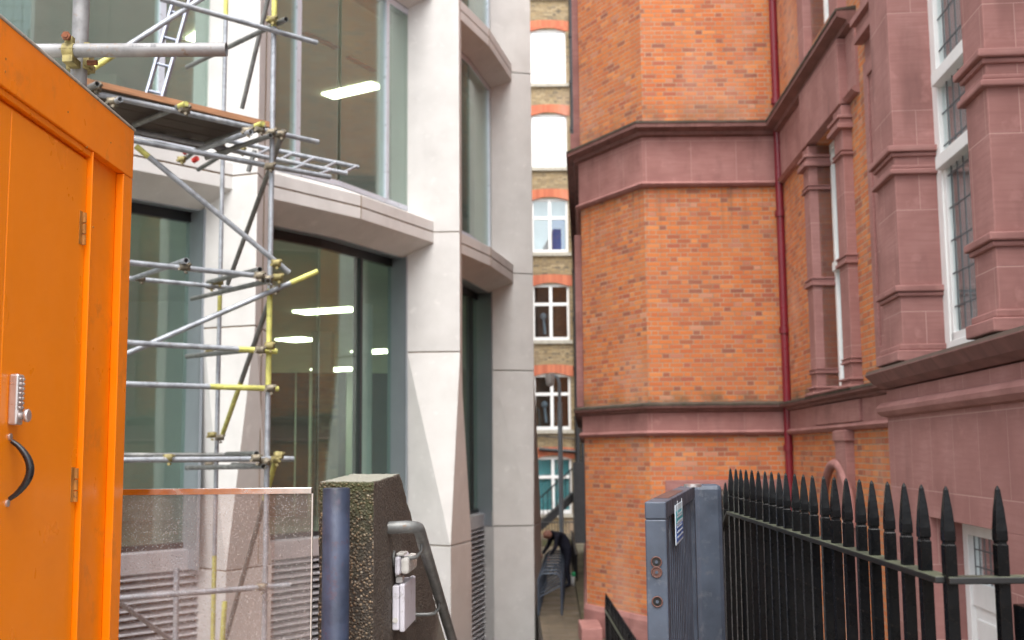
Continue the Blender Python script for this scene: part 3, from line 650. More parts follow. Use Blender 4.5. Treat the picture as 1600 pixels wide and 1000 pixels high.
for (wa,wb) in ((a1,b0_),(b1_,b1_+1.8),(b1_+2.3,b1_+4.1),(b1_+4.6,b1_+6.4)):
    _,t1z=FB.u_at(1489,98,-.38); _,t2z=FB.u_at(1495,235,-.38)
    wdw=lead_window(FB,wa-.02,wb+.02,-.42,zc,TOPR,red,transoms=(t1z,t2z),fw=.17,lead=True,leadstep=(.17,.3),back='curtain',glassm='bayglass')  # pale sheet close behind the panes lightens them like reflected sky
    mb=MB(); FB.box(mb,wa+.14,wa+.22,-.44,-.395,zc+.16,t2z-.06); FB.box(mb,wa+.14,wb-.14,-.44,-.395,zc+.16,zc+.24); mb.build('sash',M['white'],wdw,bevel=.004)
# door in the lower bay
dr=MB(); ns=-.30
FB.box(dr,d0,d0+.12,ns-.08,ns+.03,G,dz); FB.box(dr,d1-.12,d1,ns-.08,ns+.03,G,dz); FB.box(dr,d0+.12,d1-.12,ns-.08,ns+.03,dz-.14,dz)
FB.box(dr,d0+.12,d1-.12,ns-.06,ns+.01,.30,.50); FB.box(dr,(d0+d1)/2-.05,(d0+d1)/2+.05,ns-.06,ns+.01,.5,dz-.14)
FB.box(dr,d0+.12,d1-.12,ns-.05,ns-.01,G,.30)
for k in (d0+.2,(d0+d1)/2+.06): FB.box(dr,k,k+.55,ns-.02,ns+.012,-.9,.2)
do=dr.build('door',M['white'],red,bevel=.006)
pm=MB(); FB.box(pm,d0+.1,d1-.1,ns-.04,ns-.03,.5,dz-.1); pm.build('pane',M['clear'],do)
lm=MB(); u=d0+.12
while u<d1-.12: FB.box(lm,u-.005,u+.005,ns-.03,ns-.022,.5,dz-.14); u+=.13
for z in (.62,.76,.90): FB.box(lm,d0+.12,d1-.12,ns-.03,ns-.022,z-.005,z+.005)
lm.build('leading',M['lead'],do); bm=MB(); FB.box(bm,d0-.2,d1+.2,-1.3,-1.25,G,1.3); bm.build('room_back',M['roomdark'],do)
rv=MB(); FB.box(rv,d0-.2,d0+.0,-.9,-.501,G,dz); rv.build('door_reveal',M['sandplain'],red)
# small pipe bracket on the arch side wall
# ================================================================ far stock-brick building
far=empty('stock_brick_building',(1.5,44,G),'tall yellow stock brick building with white windows closing the alley','building')
YF=44.0; FF=Frame(-2.0,YF,1,0)
def fx(px,py): return P(px,py,YF).x+2.0
def fz(py): return P(862,py,YF).z
rows=[(-90,-5),(45,131),(177,262),(309,395),(443,532),(584,672),(713,803)]
wu0,wu1=fx(832,500),fx(890,500)
holes=[]
for a,b in rows: holes.append((wu0+.0,wu1,fz(b),fz(a)))
mb=MB(); FF.wall(mb,0,10,G,24,.35,holes); mb.build('wall',M['stock'],far)
for i,((a,b),h) in enumerate(zip(rows,holes)):
    z0,z1=h[2],h[3]; u0,u1=h[0],h[1]
    # segmental arch head
    am=MB(); seg=8
    pts=[(u0-.12,z1-.10)]+[(u0+(u1-u0)*k/seg, z1-.10+.14*math.sin(math.pi*k/seg)) for k in range(seg+1)]+[(u1+.12,z1-.10)]
    top=[(u1+.18,z1+.30),(u0-.18,z1+.30)]
    for k in range(len(pts)-1):
        (ua_,za_),(ub_,zb_)=pts[k],pts[k+1]
        am.hexa([FF.p(ua_,.02,za_),FF.p(ub_,.02,zb_),FF.p(ub_,-.3,zb_),FF.p(ua_,-.3,za_),FF.p(ua_,.02,z1+.30+.06*math.sin(math.pi*k/10)),FF.p(ub_,.02,z1+.30+.06*math.sin(math.pi*(k+1)/10)),FF.p(ub_,-.3,z1+.3),FF.p(ua_,-.3,z1+.3)])
    am.build('window_arch',M['redbrick'],far)
    sm=MB(); FF.box(sm,u0-.1,u1+.1,-.2,.1,z0-.13,z0); sm.build('sill',M['sill'],far)
    n=-.14; wm=MB(); fw=.09; zmid=z1-(z1-z0)*.36
    FF.box(wm,u0,u0+fw,n-.05,n+.04,z0,z1); FF.box(wm,u1-fw,u1,n-.05,n+.04,z0,z1); FF.box(wm,u0+fw,u1-fw,n-.05,n+.04,z0,z0+.14); FF.box(wm,u0+fw,u1-fw,n-.05,n+.04,z1-.12,z1)
    um=(u0+u1)/2
    FF.box(wm,u0+fw,u1-fw,n-.05,n+.05,zmid-.06,zmid+.06)
    if i>=3: FF.box(wm,um-.06,um+.06,n-.05,n+.045,z0+.14,z1-.12)
    w=wm.build('window',M['white'],far)
    pm=MB(); FF.box(pm,u0+.05,u1-.05,n-.02,n,z0+.05,z1-.05); pm.build('pane',M['sky' if i<3 else 'clear'],w)
    dn={6:.06,0:.1,1:.1,2:.1}.get(i,.5); bm=MB(); FF.box(bm,u0-.0,u1+.0,n-dn-.05,n-dn,z0-.0,z1+.0); bm.build('room_back',M['roomdark' if i in(4,5) else 'curtain' if i<4 else 'teal'],w)
    if i==3:
        pm=MB(); FF.box(pm,um+.1,u1-.12,n-.3,n-.28,z0+.14,zmid); pm.build('blind',M['blues'],w)
        pm=MB(); FF.box(pm,u0-.1,um+.08,n-.4,n-.38,z0,z1); FF.box(pm,um,u1,n-.4,n-.38,zmid,z1); pm.build('blind',M['white'],w)
    if i in (4,5):
        pm=MB(); pm.ball(FF.p(um-.28,n-.35,z0+1.0),.14); pm.tube([FF.p(um-.28,n-.35,z0+.9),FF.p(um-.22,n-.35,z0+.3)],.05,8); pm.build('desk_lamp',M['lampgrey'],w)
bp_=MB()
for px,r in ((899,.10),(906.5,.06)):
    x=P(px,450,YF-.15).x; bp_.tube([(x,YF-.15,G),(x,YF-.15,23)],r,10)
    for k in range(12): z=-1+k*1.9; bp_.tube([(x,YF-.15,z),(x,YF-.15,z+.14)],r*1.35,10)
xa=P(842,702,YF-.12); xb=P(900,706,YF-.12); bp_.tube([xa,xb],.07,8); bp_.tube([P(840,681,YF-.1),P(906,686,YF-.1)],.025,6)
bp_.build('black_pipes',M['blackpipe'],far)
# fire escape stair in front of it
fe=empty('fire_escape_stair',tuple(P(870,840,40)),'black metal outside stair sloping across the foot of the far building','stair')
a=P(835,832,40); b=P(912,762,40); d=b-a
mb=MB(); mb.hexa([a+Vector((0,-.05,-.16)),b+Vector((0,-.05,-.16)),b+Vector((0,.9,-.16)),a+Vector((0,.9,-.16)),a+Vector((0,-.05,.16)),b+Vector((0,-.05,.16)),b+Vector((0,.9,.16)),a+Vector((0,.9,.16))]); sub(mb.build('stringer',M['blackpipe']),fe)
mb=MB(); h=Vector((0,0,1.0)); mb.tube([a+h,b+h],.03,6)
for k in range(12): q=a+d*(k/11); mb.tube([q,q+h],.016,6)
sub(mb.build('handrail',M['blackpipe']),fe)
mb=MB(); p0=P(898,750,39.5); mb.box(p0.x-.05,p0.x+.5,39.3,39.9,G,p0.z+.6); sub(mb.build('stair_cage',M['blackpipe']),fe)
# low retaining wall with railings below the stair
rw=empty('retaining_wall',(1,38,G),'low mossy retaining wall with thin railings at the alley end','wall')
zt_=P(860,843,38).z
sub(MB().box(.2,2.0,38,38.3,G,zt_).build('wall',M['kerbgreen']),rw)
mb=MB()
for k in range(16): x=.4+k*.095; mb.tube([(x,38.1,zt_),(x,38.1,zt_+.55)],.012,6)
mb.tube([(.3,38.1,zt_+.55),(2.0,38.1,zt_+.55)],.02,6); sub(mb.build('railings',M['blackpipe']),rw)
# raised planted edge on the right of the alley
pts=[PZ(908,978,G),PZ(889,862,G)]
p0,p1=pts
mb=MB().prism([(p0.x,p0.y),(p1.x,p1.y),(p1.x+1.0,p1.y),(p0.x+.45,p0.y)],G,G+.22); tag(mb.build('kerb',M['kerbgreen']),kind='structure')
q0=P(925,980,18.9)
tag(MB().box(q0.x-.18,q0.x+.16,18.7,19.7,G,G+.28).build('stone_step',M['sandplain'],bevel=.02),'small pinkish stone block at the foot of the brick corner','step')
rl=empty('alley_railing',(1.55,26,G),'short black railing leaning along the mossy alley edge','railing')
mb=MB(); a=P(893,830,30); b=P(901,868,26); mb.tube([a,b],.03,6); 
for k in range(7): q=a.lerp(b,k/6); mb.tube([q,(q.x,q.y,G+.2)],.014,6)
sub(mb.build('bars',M['blackpipe']),rl)
# ================================================================ lamp column
lp=P(877,800,32); 
lamp=empty('lamp_column',(lp.x,32,G),'tall slim grey lamp column with a white camera dome near its curved top','street lamp')
mb=MB(); zt2=P(876,585,32).z
mb.tube([(lp.x,32,G),(lp.x,32,P(876,628,32).z)],.065,12); mb.tube([(lp.x,32,P(876,628,32).z),(lp.x-.01,32,zt2-.25),(lp.x-.05,32,zt2-.08),(lp.x-.18,32,zt2),(lp.x-.26,32,zt2-.01)],.045,10); sub(mb.build('column',M['lampgrey']),lamp)
mb=MB(); mb.ball((lp.x-.27,32,zt2-.22),.12); mb.tube([(lp.x-.27,32,zt2-.16),(lp.x-.27,32,zt2+.02)],.13,12); sub(mb.build('camera_dome',M['white']),lamp)
# ================================================================ cycle rack
rk=empty('cycle_rack',(.6,24,G),'row of low dark steel cycle hoops beside the bending person','cycle rack')
for k in range(9):
    Y=22.2+k*.62; xr=.90+.035*k; zt3=G+.78
    mb=MB(); mb.tube([(xr,Y,G),(xr,Y,zt3-.1),(xr-.08,Y,zt3),(xr-.36,Y,zt3),(xr-.44,Y,zt3-.1),(xr-.44,Y,G)],.022,8)
    mb.tube([(xr,Y,zt3-.22),(xr-.44,Y,zt3-.45)],.016,6); sub(mb.build('hoop',M['gate']),rk)
# ================================================================ person
def person():
    base=P(883,911,26.6); x,y=base.x,26.6; z=G
    root=empty('person',(x,y,z),'bald person in dark navy clothes bending over beside the cycle rack','person')
    def skin(name,joints,edges,mat,sub_=2):
        me=bpy.data.meshes.new(name); me.from_pydata([j[:3] for j in joints],edges,[]); o=bpy.data.objects.new(name,me); COL.objects.link(o)
        m=o.modifiers.new('skin','SKIN'); m.use_smooth_shade=True
        for v,j in zip(me.skin_vertices[0].data,joints): v.radius=(j[3],j[3] if len(j)<5 else j[4]); v.use_root=False
        me.skin_vertices[0].data[0].use_root=True
        m2=o.modifiers.new('sub','SUBSURF'); m2.levels=sub_; m2.render_levels=sub_
        me.materials.append(mat); o.parent=root; return o
    # local coords, facing -x, bent forward
    J=[(.03,0,.86,.15),(0.0,0,1.02,.16),(-.12,0,1.15,.17),(-.24,0,1.24,.13),(-.31,0,1.25,.055),(-.37,-.02,1.23,.075),(-.42,-.02,1.19,.085),
       (.05,-.10,.80,.10),(.02,-.11,.45,.07),(.07,-.11,.08,.045),(-.06,-.12,.04,.04),
       (.05,.10,.80,.10),(-.02,.13,.45,.07),(.02,.13,.08,.045),(-.11,.14,.04,.04),
       (-.22,-.19,1.19,.07),(-.27,-.24,.94,.052),(-.40,-.2,.74,.038),
       (-.24,.19,1.19,.07),(-.33,.24,.94,.052),(-.48,.18,.76,.038)]
    Ed=[(0,1),(1,2),(2,3),(3,4),(4,5),(5,6),(0,7),(7,8),(8,9),(9,10),(0,11),(11,12),(12,13),(13,14),(3,15),(15,16),(16,17),(3,18),(18,19),(19,20)]
    body=skin('body',J,Ed,M['navy'])
    h=MB(); h.ball((-.40,-.02,1.21),(.115,.085,.10),16,12); h.ball((-.39,-.105,1.2),(.02,.012,.032),8,6); h.ball((-.39,.065,1.2),(.02,.012,.032),8,6); h.ball((-.485,-.02,1.145),(.02,.015,.018),8,6); h.ball((-.47,-.05,1.19),.012,6,5); h.ball((-.47,.01,1.19),.012,6,5)
    h.tube([(-.30,-.01,1.25),(-.36,-.02,1.22)],.058,10)
    o=h.build('head',M['skin']); o.parent=root
    for (hx,hy,hz) in ((-.40,-.2,.74),(-.48,.18,.76)):
        q=MB(); q.ball((hx-.03,hy,hz-.035),(.03,.022,.045),8,6)
        for k in range(4): q.tube([(hx-.03+.012*k-.02,hy-.008,hz-.06),(hx-.045+.012*k-.02,hy,hz-.11-.008*(k%3)),(hx-.03+.012*k-.02,hy+.012,hz-.13-.008*(k%3))],[.009,.008,.006],6)
        q.tube([(hx-.005,hy,hz-.04),(hx-.0,hy+.02,hz-.075)],[.01,.008],6)
        o=q.build('hand',M['skin']); o.parent=root
    root.rotation_euler=(0,0,math.radians(12)); root.scale=(1,1,1)
person()
bg_=P(895,905,26.9)
bagp=empty('carrier_bag',(bg_.x,26.9,G),'white and green carrier bag standing behind the bending person','bag')
mb=MB(); mb.ball((bg_.x,26.9,G+.14),(.09,.07,.15),10,8); sub(mb.build('bag',M['white']),bagp)
mb=MB(); mb.ball((bg_.x+.02,26.87,G+.27),(.06,.05,.06),8,6); sub(mb.build('bag_top',M['green']),bagp)
# ================================================================ iron railing (right)
fence=empty('iron_railing',(.97,2.6,0),'black iron railing with spear-headed bars on the right','railing')
A_=Vector((.965,2.60)); Bc=Vector((1.02,5.42)); ZR=1.315
dirA=(Bc-A_).normalized()
def spike(mb,x,y,zr,zb,w=.0132,top=.2):
    def ring(z,a): return [(x-a,y-a,z),(x+a,y-a,z),(x+a,y+a,z),(x-a,y+a,z)]
    zs=[(zb,w),(zr+.068,w),(zr+.071,w*.84),(zr+.076,w*.84),(zr+.079,w*1.0),(zr+.10,w*.98),(zr+.145,w*.74),(zr+top-.009,w*.36),(zr+top,w*.1)]
    vs=[]; 
    for z,a in zs: vs+=ring(z,a)
    fs=[(3,2,1,0)]
    for i in range(len(zs)-1):
        for k in range(4): fs.append((i*4+k,i*4+(k+1)%4,(i+1)*4+(k+1)%4,(i+1)*4+k))
    fs.append(tuple(len(vs)-4+k for k in range(4))); mb.add(vs,fs)
def bar(x,y,zr,zb):
    mb=MB(); spike(mb,0,0,zr,zb); o=mb.build('bar',M['ironblack'],None,bevel=.0025,fix=True)
    o.location=(x,y,0); o.parent=fence; o.matrix_parent_inverse=Matrix.Translation(-fence.location); o.rotation_euler=(random.uniform(-.0018,.0018),random.uniform(-.0018,.0018),random.uniform(-.06,.06)); return o
barpx=[1441,1412,1389,1365,1343.6,1324.6,1308.7,1291,1276.5,1260.6,1247,1235,1224,1212.6,1201,1192,1183.5,1175,1166,1158,1151]
fA=Frame(A_.x,A_.y,dirA.x,dirA.y)
ULEN=(Bc-A_).length
for k in range(21):
    u=.125+k*(ULEN-.15)/20; q=A_+dirA*u; bar(q.x,q.y,ZR-.0,0 if q.y<4.9 else -.2)
x=A_.x
for px in (1481.6,1561,1640): q=P(px,850,2.6); bar(q.x,q.y,ZR,0)
def flat(a,b,w,t,z0,z1):
    d=(Vector(b)-Vector(a)).normalized(); n=Vector((-d.y,d.x))*w/2; a=Vector(a); b=Vector(b)
    return MB().hexa([(*(a-n),z0),(*(b-n),z1),(*(b+n),z1),(*(a+n),z0),(*(a-n),z0+t),(*(b-n),z1+t),(*(b+n),z1+t),(*(a+n),z0+t)])
def fpart(mb,name,mat,bev=.003): 
    o=mb.build(name,mat,None,bevel=bev); o.parent=fence; o.matrix_parent_inverse=Matrix.Translation(-fence.location); return o
fpart(flat(A_,Bc,.046,.016,ZR-.016,ZR-.016),'rail',M['rail'])
fpart(flat(A_,(1.75,2.6),.046,.016,ZR-.016,ZR-.016),'rail',M['rail'])
fpart(flat(A_,Bc,.046,.016,.12,.12),'rail',M['rail']); fpart(flat(A_,(1.75,2.6),.046,.016,.12,.12),'rail',M['rail'])
rk0=Bc; rk1=Vector((1.04,8.45)); drop=1.5
fpart(flat(rk0,rk1,.046,.016,ZR-.016,ZR-drop-.016),'rail',M['rail']); fpart(flat(rk0,rk1,.046,.016,.12,.12-drop),'rail',M['rail'])
for k in range(1,22): q=rk0.lerp(rk1,k/21.5); z=ZR-drop*k/21.5; bar(q.x,q.y,z,z-1.3)
e2=Vector((1.03,13.1)); fpart(flat(rk1,e2,.046,.016,ZR-drop,ZR-drop),'rail',M['rail'])
for k in range(0,33): q=rk1.lerp(e2,k/32); bar(q.x,q.y,ZR-drop,G)
q=P(1592,963,2.6); fpart(MB().box(q.x,q.x+.2,2.57,2.63,1.0,1.25),'lock_plate',M['ironblack'])
# ================================================================ grey gate
z0g,z1g=.06,1.452
gA=P(1007,785,3.36); gB=Vector((.693,4.80))
gate=empty('steel_gate',(.40,3.37,0),'slate-grey steel gate leaf standing open with a blue and teal sticker','gate')
dg=(gB-Vector((gA.x,3.36))); fg=Frame(gA.x,3.36,dg.x,dg.y); Lg=dg.length; W=.062
mb=MB(); fg.box(mb,0,.03+.0,0,0.001,0,0.001)
mb=MB(); 
def gb(mb,u0,u1,n0,n1,a,b): return fg.box(mb,u0,u1,n0,n1,a,b)
# hollow end stile with lock holes is modelled as a plate pierced by rings
gb(mb,0,.05,0,W,z0g,z1g-.051); gb(mb,Lg-.05,Lg,0,W,z0g,z1g-.051); gb(mb,0,Lg,0,W,z1g-.05,z1g); gb(mb,.05,Lg-.05,0,W,z0g,z0g+.05)
fo=sub(mb.build('frame',M['gate'],bevel=.004),gate)
for k in range(15):
    u=.12+k*(Lg-.2)/15
    mb=MB(); gb(mb,u,u+.035,.012,W-.012,z0g+.05,z1g-.05); sub(mb.build('bar',M['gate'],bevel=.003),gate)
def ring_on_end(py,r,mat,dark=True):
    q=P(1024,py,3.355); zz=q.z
    c=Vector(fg.p(0,W/2,zz)); ax=Vector((-fg.t.x,-fg.t.y,0))
    mb=MB(); u=Vector((fg.n.x,fg.n.y,0)); v=Vector((0,0,1)); n=18
    pts=[c+ax*.003+(u*math.cos(2*math.pi*k/n)+v*math.sin(2*math.pi*k/n))*r for k in range(n+1)]
    mb.tube(pts,.0022,6,caps=False); sub(mb.build('lock_ring',M['gatewear']),gate)
    mb=MB(); mb.tube([c+ax*.0005,c+ax*.0022],r*.95,18); sub(mb.build('lock_hole',M[mat]),gate)
    mb=MB(); mb.tube([c+ax*.002,c+ax*.006],r*.32,10); sub(mb.build('lock_core',M['gate']),gate)
ring_on_end(878,.0145,'void'); ring_on_end(894,.0145,'gatewear'); ring_on_end(940,.0145,'void')
mb=MB(); gb(mb,.25,Lg-.55,.004,W-.01,z1g+.0006,z1g+.0015); sub(mb.build('worn_patch',M['gatewear']),gate)
mb=MB(); c=Vector(fg.p(Lg-.12,W/2+.03,0)); mb.tube([(c.x,c.y,z1g),(c.x,c.y,z1g+.012)],.035,18); sub(mb.build('bolt_cap',M['silver']),gate)

def onface(mb,u0,u1,a,b,lift,base=0): n0=W+base; fg.box(mb,u0,u1,n0,n0+lift,a,b)
su0,szt=fg.u_at(1054,790,W); su1,_=fg.u_at(1065,790,W); _,szb=fg.u_at(1055,853,W)
mb=MB(); onface(mb,su0,su1,szb,szt,.003); stk=mb.build('sign',M['stickw']); sub(stk,gate)
zm=(szb+szt)/2; mt=.012
for nm,mm,(a,b) in (('sign_panel','teals',(zm+.004,szt-.02)),('sign_panel','blues',(szb+.008,zm-.004))):
    mb=MB(); onface(mb,su0+mt,su1-mt,a,b,.001,.0032); sub(mb.build(nm,M[mm]),stk); 
for k in range(5):
    mb=MB(); z=szb+.02+k*.016; onface(mb,su0+.03,su1-.03-.02*(k%3),z,z+.005,.001,.0046); sub(mb.build('sign_text',M['stickw']),stk)
mb=MB(); c=fg.p((su0+su1)/2,W+.0046,zm+.05); 
onface(mb,su0+.05,su1-.05,zm+.03,zm+.035,.001,.0046); onface(mb,su0+.05,su0+.055+.01,zm+.03,zm+.075,.001,.0046); onface(mb,su1-.07,su1-.05,zm+.03,zm+.075,.001,.0046); sub(mb.build('sign_text',M['stickw']),stk)
for o in list(stk.children): o.parent=stk; o.matrix_parent_inverse=Matrix.Identity(4)
stk.matrix_parent_inverse=Matrix.Translation(-gate.location)
# gate post
xa=P(1085,800,5.02).x; xb=P(1130,800,5.02).x; zp=P(1105,757,5.02).z; r=(xb-xa)/2
gp=empty('gate_post',((xa+xb)/2,5.09,0),'square slate-grey steel post between the open gate and the black railing','post')
sub(MB().box(xa,xb,5.02,5.02+2*r,0.001,zp).build('post_tube',M['gate'],bevel=.022),gp)
# ================================================================ blue-grey bollard post (left of centre)
xa=P(500,850,4.05).x; xb=P(543,850,4.05).x; zb=P(520,763,4.05).z; r=(xb-xa)/2
bo=empty('round_post',((xa+xb)/2,4.1,0),'round blue-grey steel post in front of the mossy concrete wall','post')
mb=MB(); c=(xa+xb)/2; mb.tube([(c,4.1,0.001),(c,4.1,zb-.004),(c,4.1,zb)],[r,r,r-.004],32); sub(mb.build('post_tube',M['bollard']),bo)
mb=MB(); mb.box(c-r*1.7,c+r*1.7,4.1-r*1.7,4.1+r*1.7,0.002,.012); sub(mb.build('base_plate',M['bollard']),bo)
# ================================================================ concrete wall with raking top
YC=4.22; fl=P(498,900,YC).x; frx=P(583,900,YC).x; ztop=P(500,753,YC).z
sdir=.05; 
def sx_(Y): return frx+sdir*(Y-YC)
Ye=4.86
import bmesh
def concrete_wall():
    # side profile (Y,z) swept across the thickness on a fine grid, then roughened
    prof=[(YC,0.002),(YC,ztop),(Ye,ztop+.015),(7.3,ztop-1.33),(8.2,ztop-1.85),(8.2,G+.004),(5.0,G+.004),(5.0,.002)]
    vs=[]
    for Y,z in prof: vs.append((fl+sdir*(Y-YC),Y,z))
    for Y,z in prof: vs.append((sx_(Y),Y,z))
    n=len(prof); me=bpy.data.meshes.new('concrete_wall'); 
    me.from_pydata(vs,[],[tuple(range(n)),tuple(range(2*n-1,n-1,-1))]+[(i,n+i,n+(i+1)%n,(i+1)%n) for i in range(n)])
    b=bmesh.new(); b.from_mesh(me); bmesh.ops.triangulate(b,faces=b.faces)
    bmesh.ops.recalc_face_normals(b,faces=b.faces)
    for _ in range(9):
        es=[e for e in b.edges if e.calc_length()>.022 and min(v.co.y for v in e.verts)<6.5 and max(v.co.z for v in e.verts)>.75]
        if not es: break
        bmesh.ops.subdivide_edges(b,edges=es,cuts=1,use_grid_fill=False); bmesh.ops.triangulate(b,faces=[f for f in b.faces if len(f.verts)>3])
    b.normal_update()
    for v in b.verts:
        c=v.co; k=noise.noise(c*38)*.004+noise.noise(c*9)*.004
        v.co+=v.normal*k
    b.to_mesh(me); b.free(); me.materials.append(M['concrete']); o=bpy.data.objects.new('concrete_wall',me); COL.objects.link(o)
    for p in me.polygons: p.use_smooth=True
    return o
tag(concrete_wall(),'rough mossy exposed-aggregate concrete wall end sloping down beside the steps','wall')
# handrail
hr=empty('handrail',(-.42,4.95,-.1),'grey galvanised handrail bending down the steps on the concrete wall','handrail')
h0=PX(614,825,frx+sdir*(4.9-YC),0); Yh=h0.y; zh=h0.z; hx=PX(657,830,sx_(Yh)+.115,0).x; hx=sx_(Yh)+.115
path=[Vector((sx_(Yh)-.02,Yh,zh)),Vector((hx-.05,Yh,zh+.004))]
for k in range(1,6):
    a=math.pi/2*k/6; path.append(Vector((hx-.05+.05*math.sin(a),Yh+.05*(1-math.cos(a)),zh+.004-.012*(k/6)**2)))
e=P(692,1000,6.8); dd=Vector((.05,1,-.50)).normalized()
path.append(Vector((hx+.003,Yh+.06,zh-.022))); path.append(Vector((hx+.003,Yh+.06,zh-.022))+dd*4.2)
mb=MB(); mb.tube(path,.0245,18); sub(mb.build('rail',M['galvold']),hr)
def bracket(t,drop=.06):
    q=Vector((hx+.003,Yh+.06,zh-.022))+dd*t; wxx=sx_(q.y)
    mb=MB(); mb.tube([q-Vector((0,0,.015)),q-Vector((0,0,.05)),q-Vector((.02,0,.075)),q-Vector((.05,0,.08)),Vector((wxx,q.y,q.z-.08))],.008,8)
    mb.tube([(wxx+.001,q.y,q.z-.08),(wxx+.008,q.y,q.z-.08)],.032,14); sub(mb.build('bracket',M['galvold']),hr)
bracket(.06); bracket(.75); bracket(2.0)
# white security light
sl_=empty('security_light',(sx_(4.6),4.6,1.2),'white outdoor floodlight above a white switch box on the concrete wall','light')
FSd=Frame(sx_(YC),YC,sdir,1)     # u along Y away from camera; n=+X
def sp(px,py,n): return FSd.u_at(px,py,n)
ub0=sp(612,940,.0)[0]; 
zt3=P(625,915,YC+ub0).z; zb3=P(625,985,YC+ub0).z; nb=P(631,940,YC+ub0).x-sx_(YC+ub0)
mb=MB(); FSd.box(mb,ub0,ub0+.32,.002,nb*.62,zb3,zt3); FSd.box(mb,ub0-.004,ub0+.324,nb*.62+.001,nb+.004,zb3-.006,zt3+.006)
sub(mb.build('switch_box',M['whiteplastic'],bevel=.006),sl_)
mb=MB(); q=Vector(FSd.p(ub0-.002,nb*.3,zb3+.04)); mb.tube([(q.x,q.y-.002,q.z),(q.x,q.y+.002,q.z)],.011,14); sub(mb.build('cable_knockout',M['lens']),sl_)
mb=MB(); FSd.box(mb,ub0+.04,ub0+.10,nb*.2,nb*.75,zt3+.006,zt3+.03); FSd.box(mb,ub0+.055,ub0+.085,nb*.1,nb*.5,zt3+.028,zt3+.06); sub(mb.build('knuckle',M['lens'],bevel=.003),sl_)
zl0=P(625,899,YC+ub0).z; zl1=P(625,868,YC+ub0).z
mb=MB(); FSd.box(mb,ub0-.01,ub0+.26,.012,nb*.7,zl0,zl1-.004); sub(mb.build('lamp_head',M['whiteplastic'],bevel=.012),sl_)
mb=MB(); FSd.box(mb,ub0+.0,ub0+.25,nb*.7+.001,nb*.7+.035,zl0+.004,zl1-.010); sub(mb.build('lamp_lens',M['lens'],bevel=.012),sl_)
mb=MB(); FSd.box(mb,ub0+.02,ub0+.12,nb*.3,nb*.95,zl1-.003,zl1+.008); sub(mb.build('lamp_cap',M['lens'],bevel=.003),sl_)
# ================================================================ wet glass screen
YS=4.30; xa=P(192,800,YS).x-.05; xb=P(487,800,YS).x; zs1=P(340,763,YS).z; zs0=P(340,772.5,YS).z
gs=empty('glass_screen',((xa+xb)/2,YS,0),'rain-spotted clear glass screen under a metal capping strip','screen')
sub(MB().box(xa,xb,YS,YS+.012,.05,zs0+.004).build('pane',M['wetglass']),gs)
cap=paint('polished_capping',(.80,.76,.74),.22,1,.03,6,.01)
sub(MB().box(xa,xb,YS-.006,YS+.018,zs0,zs1).build('capping_strip',cap,bevel=.0015),gs)
sub(MB().box(xa,xb,YS-.006,YS+.018,.002,.05).build('base_channel',M['galv']),gs)
mb=MB(); mb.box(xb-.0,xb+.004,YS-.002,YS+.014,.05,zs0); sub(mb.build('edge_strip',M['lens']),gs)
# ================================================================ orange site cabin
XB=-1.40
cab=empty('site_cabin',(-2.2,3.0,0),'bright orange painted timber site cabin with a keypad door','cabin')
fe_=PX(210,205,XB); YF2=fe_.y; ZR2=fe_.z
def yz(px,py,x=XB): q=PX(px,py,x); return q.y,q.z
def cbx(y0,y1,z0,z1,x0,x1,mat='orange',name=None,bev=.003,parent=None):
    o=MB().box(x0,x1,y0,y1,z0,z1).build(name,M[mat],None,bevel=bev); par=parent or cab
    o.parent=par; o.matrix_parent_inverse=Matrix.Translation(-cab.location) if par is cab else Matrix.Identity(4); return o
Yn=1.75
yl,_=yz(190,400,XB); yr,_=yz(142,400); yd,zdh=yz(137,246,XB-.02)
zf2=yz(152,240)[1]; zrec=yz(195,265)[1]
zf3=yz(60,160)[1]
cbx(Yn,YF2-.002,0.002,ZR2-.03,-2.75,XB-.03,name='cabin_body')
cbx(Yn,YF2,zf2,ZR2,XB-.03,XB,name='fascia')
cbx(Yn,yr-.006,zdh,zf2-.001,XB-.03,XB-.008,name='door_head')
cbx(yd,yr,0.002,zf2-.002,XB-.03,XB-.001,name='corner_post')
cbx(yl,YF2-.001,.002,zf2-.002,XB-.0295,XB-.001,name='corner_post')
cbx(Yn-.05,YF2+.01,ZR2,ZR2+.010,-2.78,XB+.003,'sill',name='roof')
ys,_=yz(8,400,XB-.02)
door=cbx(ys+.002,yd-.006,.03,zdh-.012,XB-.029,XB-.018,'orange_door','door',.003)
cbx(Yn,ys-.002,.03,zdh-.012,XB-.029,XB-.018,'orange_door','door',.003)
# screws and filler spots
mb=MB()
for px,py in ((9,92),(8,112),(106,175),(173,223),(136,230),(146,355)):
    y,z=yz(px,py); mb.tube([(XB-.002,y,z),(XB+.0012,y,z)],.0035,8)
o=mb.build('screw_heads',M['brass']); o.parent=cab; o.matrix_parent_inverse=Matrix.Translation(-cab.location)
for py in (357,757):
    y,z=yz(128 if py<500 else 115,py,XB-.02); hg=MB()
    for k in range(3): hg.tube([(XB-.014,y,z-.055+k*.037),(XB-.014,y,z-.055+k*.037+.033)],.008,10)
    hg.box(XB-.018,XB-.0165,y-.03,y,z-.055,z+.055)
    o=hg.build('hinge',M['brass']); o.parent=door
